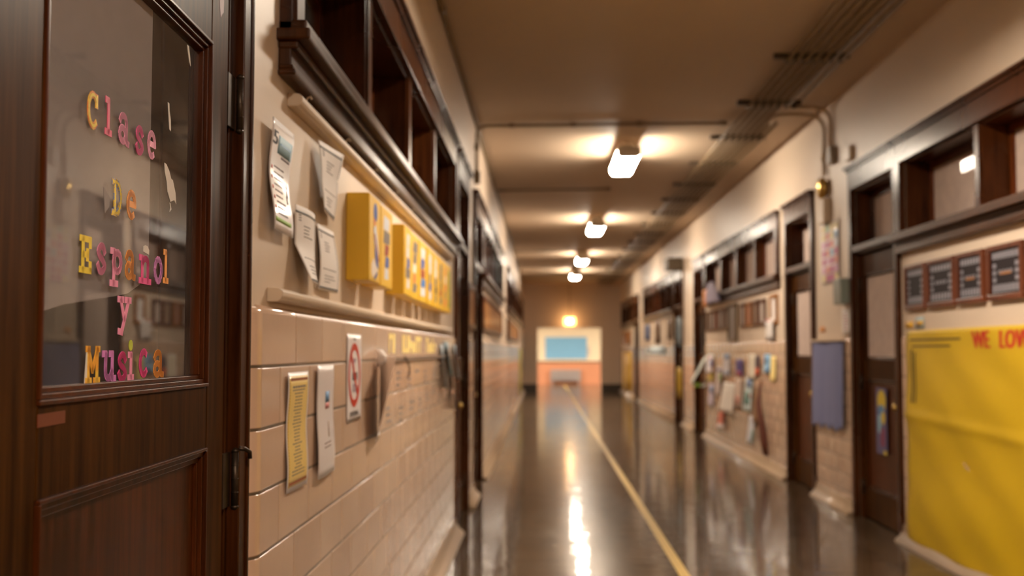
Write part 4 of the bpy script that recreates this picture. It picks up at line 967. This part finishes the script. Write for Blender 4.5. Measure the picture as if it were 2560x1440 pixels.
LT = [
 ('C', .766, 1.721, .050, .056, amb, 'orange-yellow capital C in the top word', 0, yel), ('l', .700, 1.725, .036, .058, crim, 'crimson letter l in the top word', 0, None), ('a', .630, 1.719, .052, .049, pink, 'pink letter a in the top word', -.05, None),
 ('s', .551, 1.715, .044, .046, mag, 'magenta letter s in the top word', 0, None), ('e', .487, 1.719, .050, .047, pink, 'pink letter e ending the top word', 0, None),
 ('D', .654, 1.603, .049, .057, mix_, 'patterned blue and yellow capital D', 0, yel), ('e', .586, 1.601, .051, .046, orn, 'orange letter e beside the patterned D', 0, None),
 ('E', .782, 1.502, .050, .055, yel, 'yellow capital E with an orange edge', 0, None), ('s', .718, 1.501, .043, .045, pink, 'pink letter s in the middle word', 0, None), ('p', .651, 1.492, .060, .058, pink, 'pink letter p with a long stem', 0, None),
 ('a', .588, 1.501, .051, .046, orn, 'orange letter a in the middle word', 0, None), ('n', .510, 1.499, .064, .046, mag, 'magenta letter n under a cream tilde', 0, None), ('o', .439, 1.503, .054, .046, orch, 'orchid purple letter o', 0, None), ('l', .395, 1.513, .036, .060, orn, 'thin orange letter l ending the middle word', 0, None),
 ('y', .612, 1.416, .062, .062, pink, 'pink letter y standing alone', 0, None),
 ('M', .746, 1.339, .057, .055, mand, 'torn yellow-orange and white capital M', 0, None), ('u', .677, 1.336, .062, .046, orch, 'orchid letter u in the bottom word', 0, None), ('s', .616, 1.334, .046, .045, mag, 'magenta letter s in the bottom word', 0, None),
 ('i', .575, 1.335, .034, .044, pink, 'pink letter i without its dot', 0, None), ('c', .510, 1.339, .051, .046, mag, 'magenta letter c in the bottom word', 0, None), ('a', .430, 1.337, .060, .046, orn, 'torn orange letter a ending the bottom word', 0, None)]
for ch, u, z, wd, ht, m, lb_, rot, m2 in LT: letter(ch, u, z, wd, ht, m, lb_, rot, {'E': .0095, 'M': .0095}.get(ch, .0105), m2)
def gpoly(name, poly, m, label, cat, w0=GW, th=.0008, group=None):
    mb = MB(); mb.prism(poly, lambda a, b, d: DP(a, w0+d, b), 0, th); return tag(mb.build(name, m), label, cat, group)
cream = col('torn_paper', (225, 215, 205), .8)
gpoly('tilde_sticker', [(.522, 1.529), (.492, 1.526), (.492, 1.534), (.500, 1.540), (.512, 1.541), (.522, 1.538)], cream, 'cream half-round paper tilde over the magenta n', 'sticker')
gpoly('dot_sticker', arc(.577, 1.369, .009, .009, 0, 345, 16), col('sticker_lime', (190, 200, 40)), 'lime green dot above the pink letter i', 'sticker')
gpoly('letter_backing', [(.778, 1.312), (.768, 1.312), (.764, 1.366), (.771, 1.366)], cream, 'white torn backing strip left of the capital M', 'paper scrap', th=.0005)
gpoly('paper_scrap', [(.4135, 1.700), (.402, 1.699), (.385, 1.690), (.372, 1.677), (.362, 1.676), (.345, 1.655), (.3385, 1.634), (.352, 1.640), (.374, 1.634), (.392, 1.650), (.398, 1.668), (.410, 1.684)], cream, 'large torn white paper scrap on the right of the door glass', 'paper scrap')
gpoly('paper_scrap', [(.379, 1.632), (.375, 1.631), (.368, 1.621), (.378, 1.615), (.374, 1.623)], cream, 'tiny torn bit right under the large paper scrap', 'paper scrap')
gpoly('paper_scrap', [(.399, 1.814), (.391, 1.813), (.389, 1.800), (.381, 1.785), (.379, 1.764), (.387, 1.766), (.392, 1.786)], cream, 'thin torn white sliver above the large scrap on the glass', 'paper scrap')
gpoly('paper_scrap', [(.282, 1.952), (.272, 1.952), (.264, 1.934), (.258, 1.916), (.266, 1.922), (.276, 1.938)], cream, 'torn white sliver at the top right corner of the glass', 'paper scrap')
gpoly('tape_scrap', [(.715, 1.612), (.688, 1.600), (.690, 1.585), (.708, 1.572)], col('tape_grey', (140, 125, 120)), 'greyish tape scrap left of the patterned D', 'tape scrap')
gpoly('paper_scrap', [(.128, 2.10), (.092, 2.10), (.094, 2.072), (.104, 2.066), (.116, 2.055), (.124, 2.075)], col('scrap_lilac', (185, 165, 175)), 'torn pale label at the top corner of the near door', 'paper scrap', w0=0.0)
gpoly('door_tag', [(.99, 1.278), (.90, 1.279), (.90, 1.262), (.99, 1.261)], col('tag_brown', (110, 45, 20), .4), 'small reddish-brown label stuck under the door glass', 'label', w0=0.0)
# paper shade on the inside of the glass
mb = MB(); poly = [(.4725, 1.962), (.985, 1.962), (.985, 1.400), (.95, 1.408), (.85, 1.425), (.74, 1.437), (.65, 1.446), (.576, 1.455), (.52, 1.472), (.4725, 1.492)]
n = len(poly)
mb.add([DP(a, -.0268, b) for a, b in poly] + [DP(a, -.0285, b) for a, b in poly], [tuple(range(n)), tuple(range(n, 2*n))[::-1]] + [(i, (i+1) % n, n+(i+1) % n, n+i) for i in range(n)])
tag(mb.build('privacy_sheet', M['shade']), 'grey paper covering the left part of the near door glass from inside', 'paper')

for o in bpy.data.objects:
    for k in ('_w', 'P'):
        if k in o: del o[k]
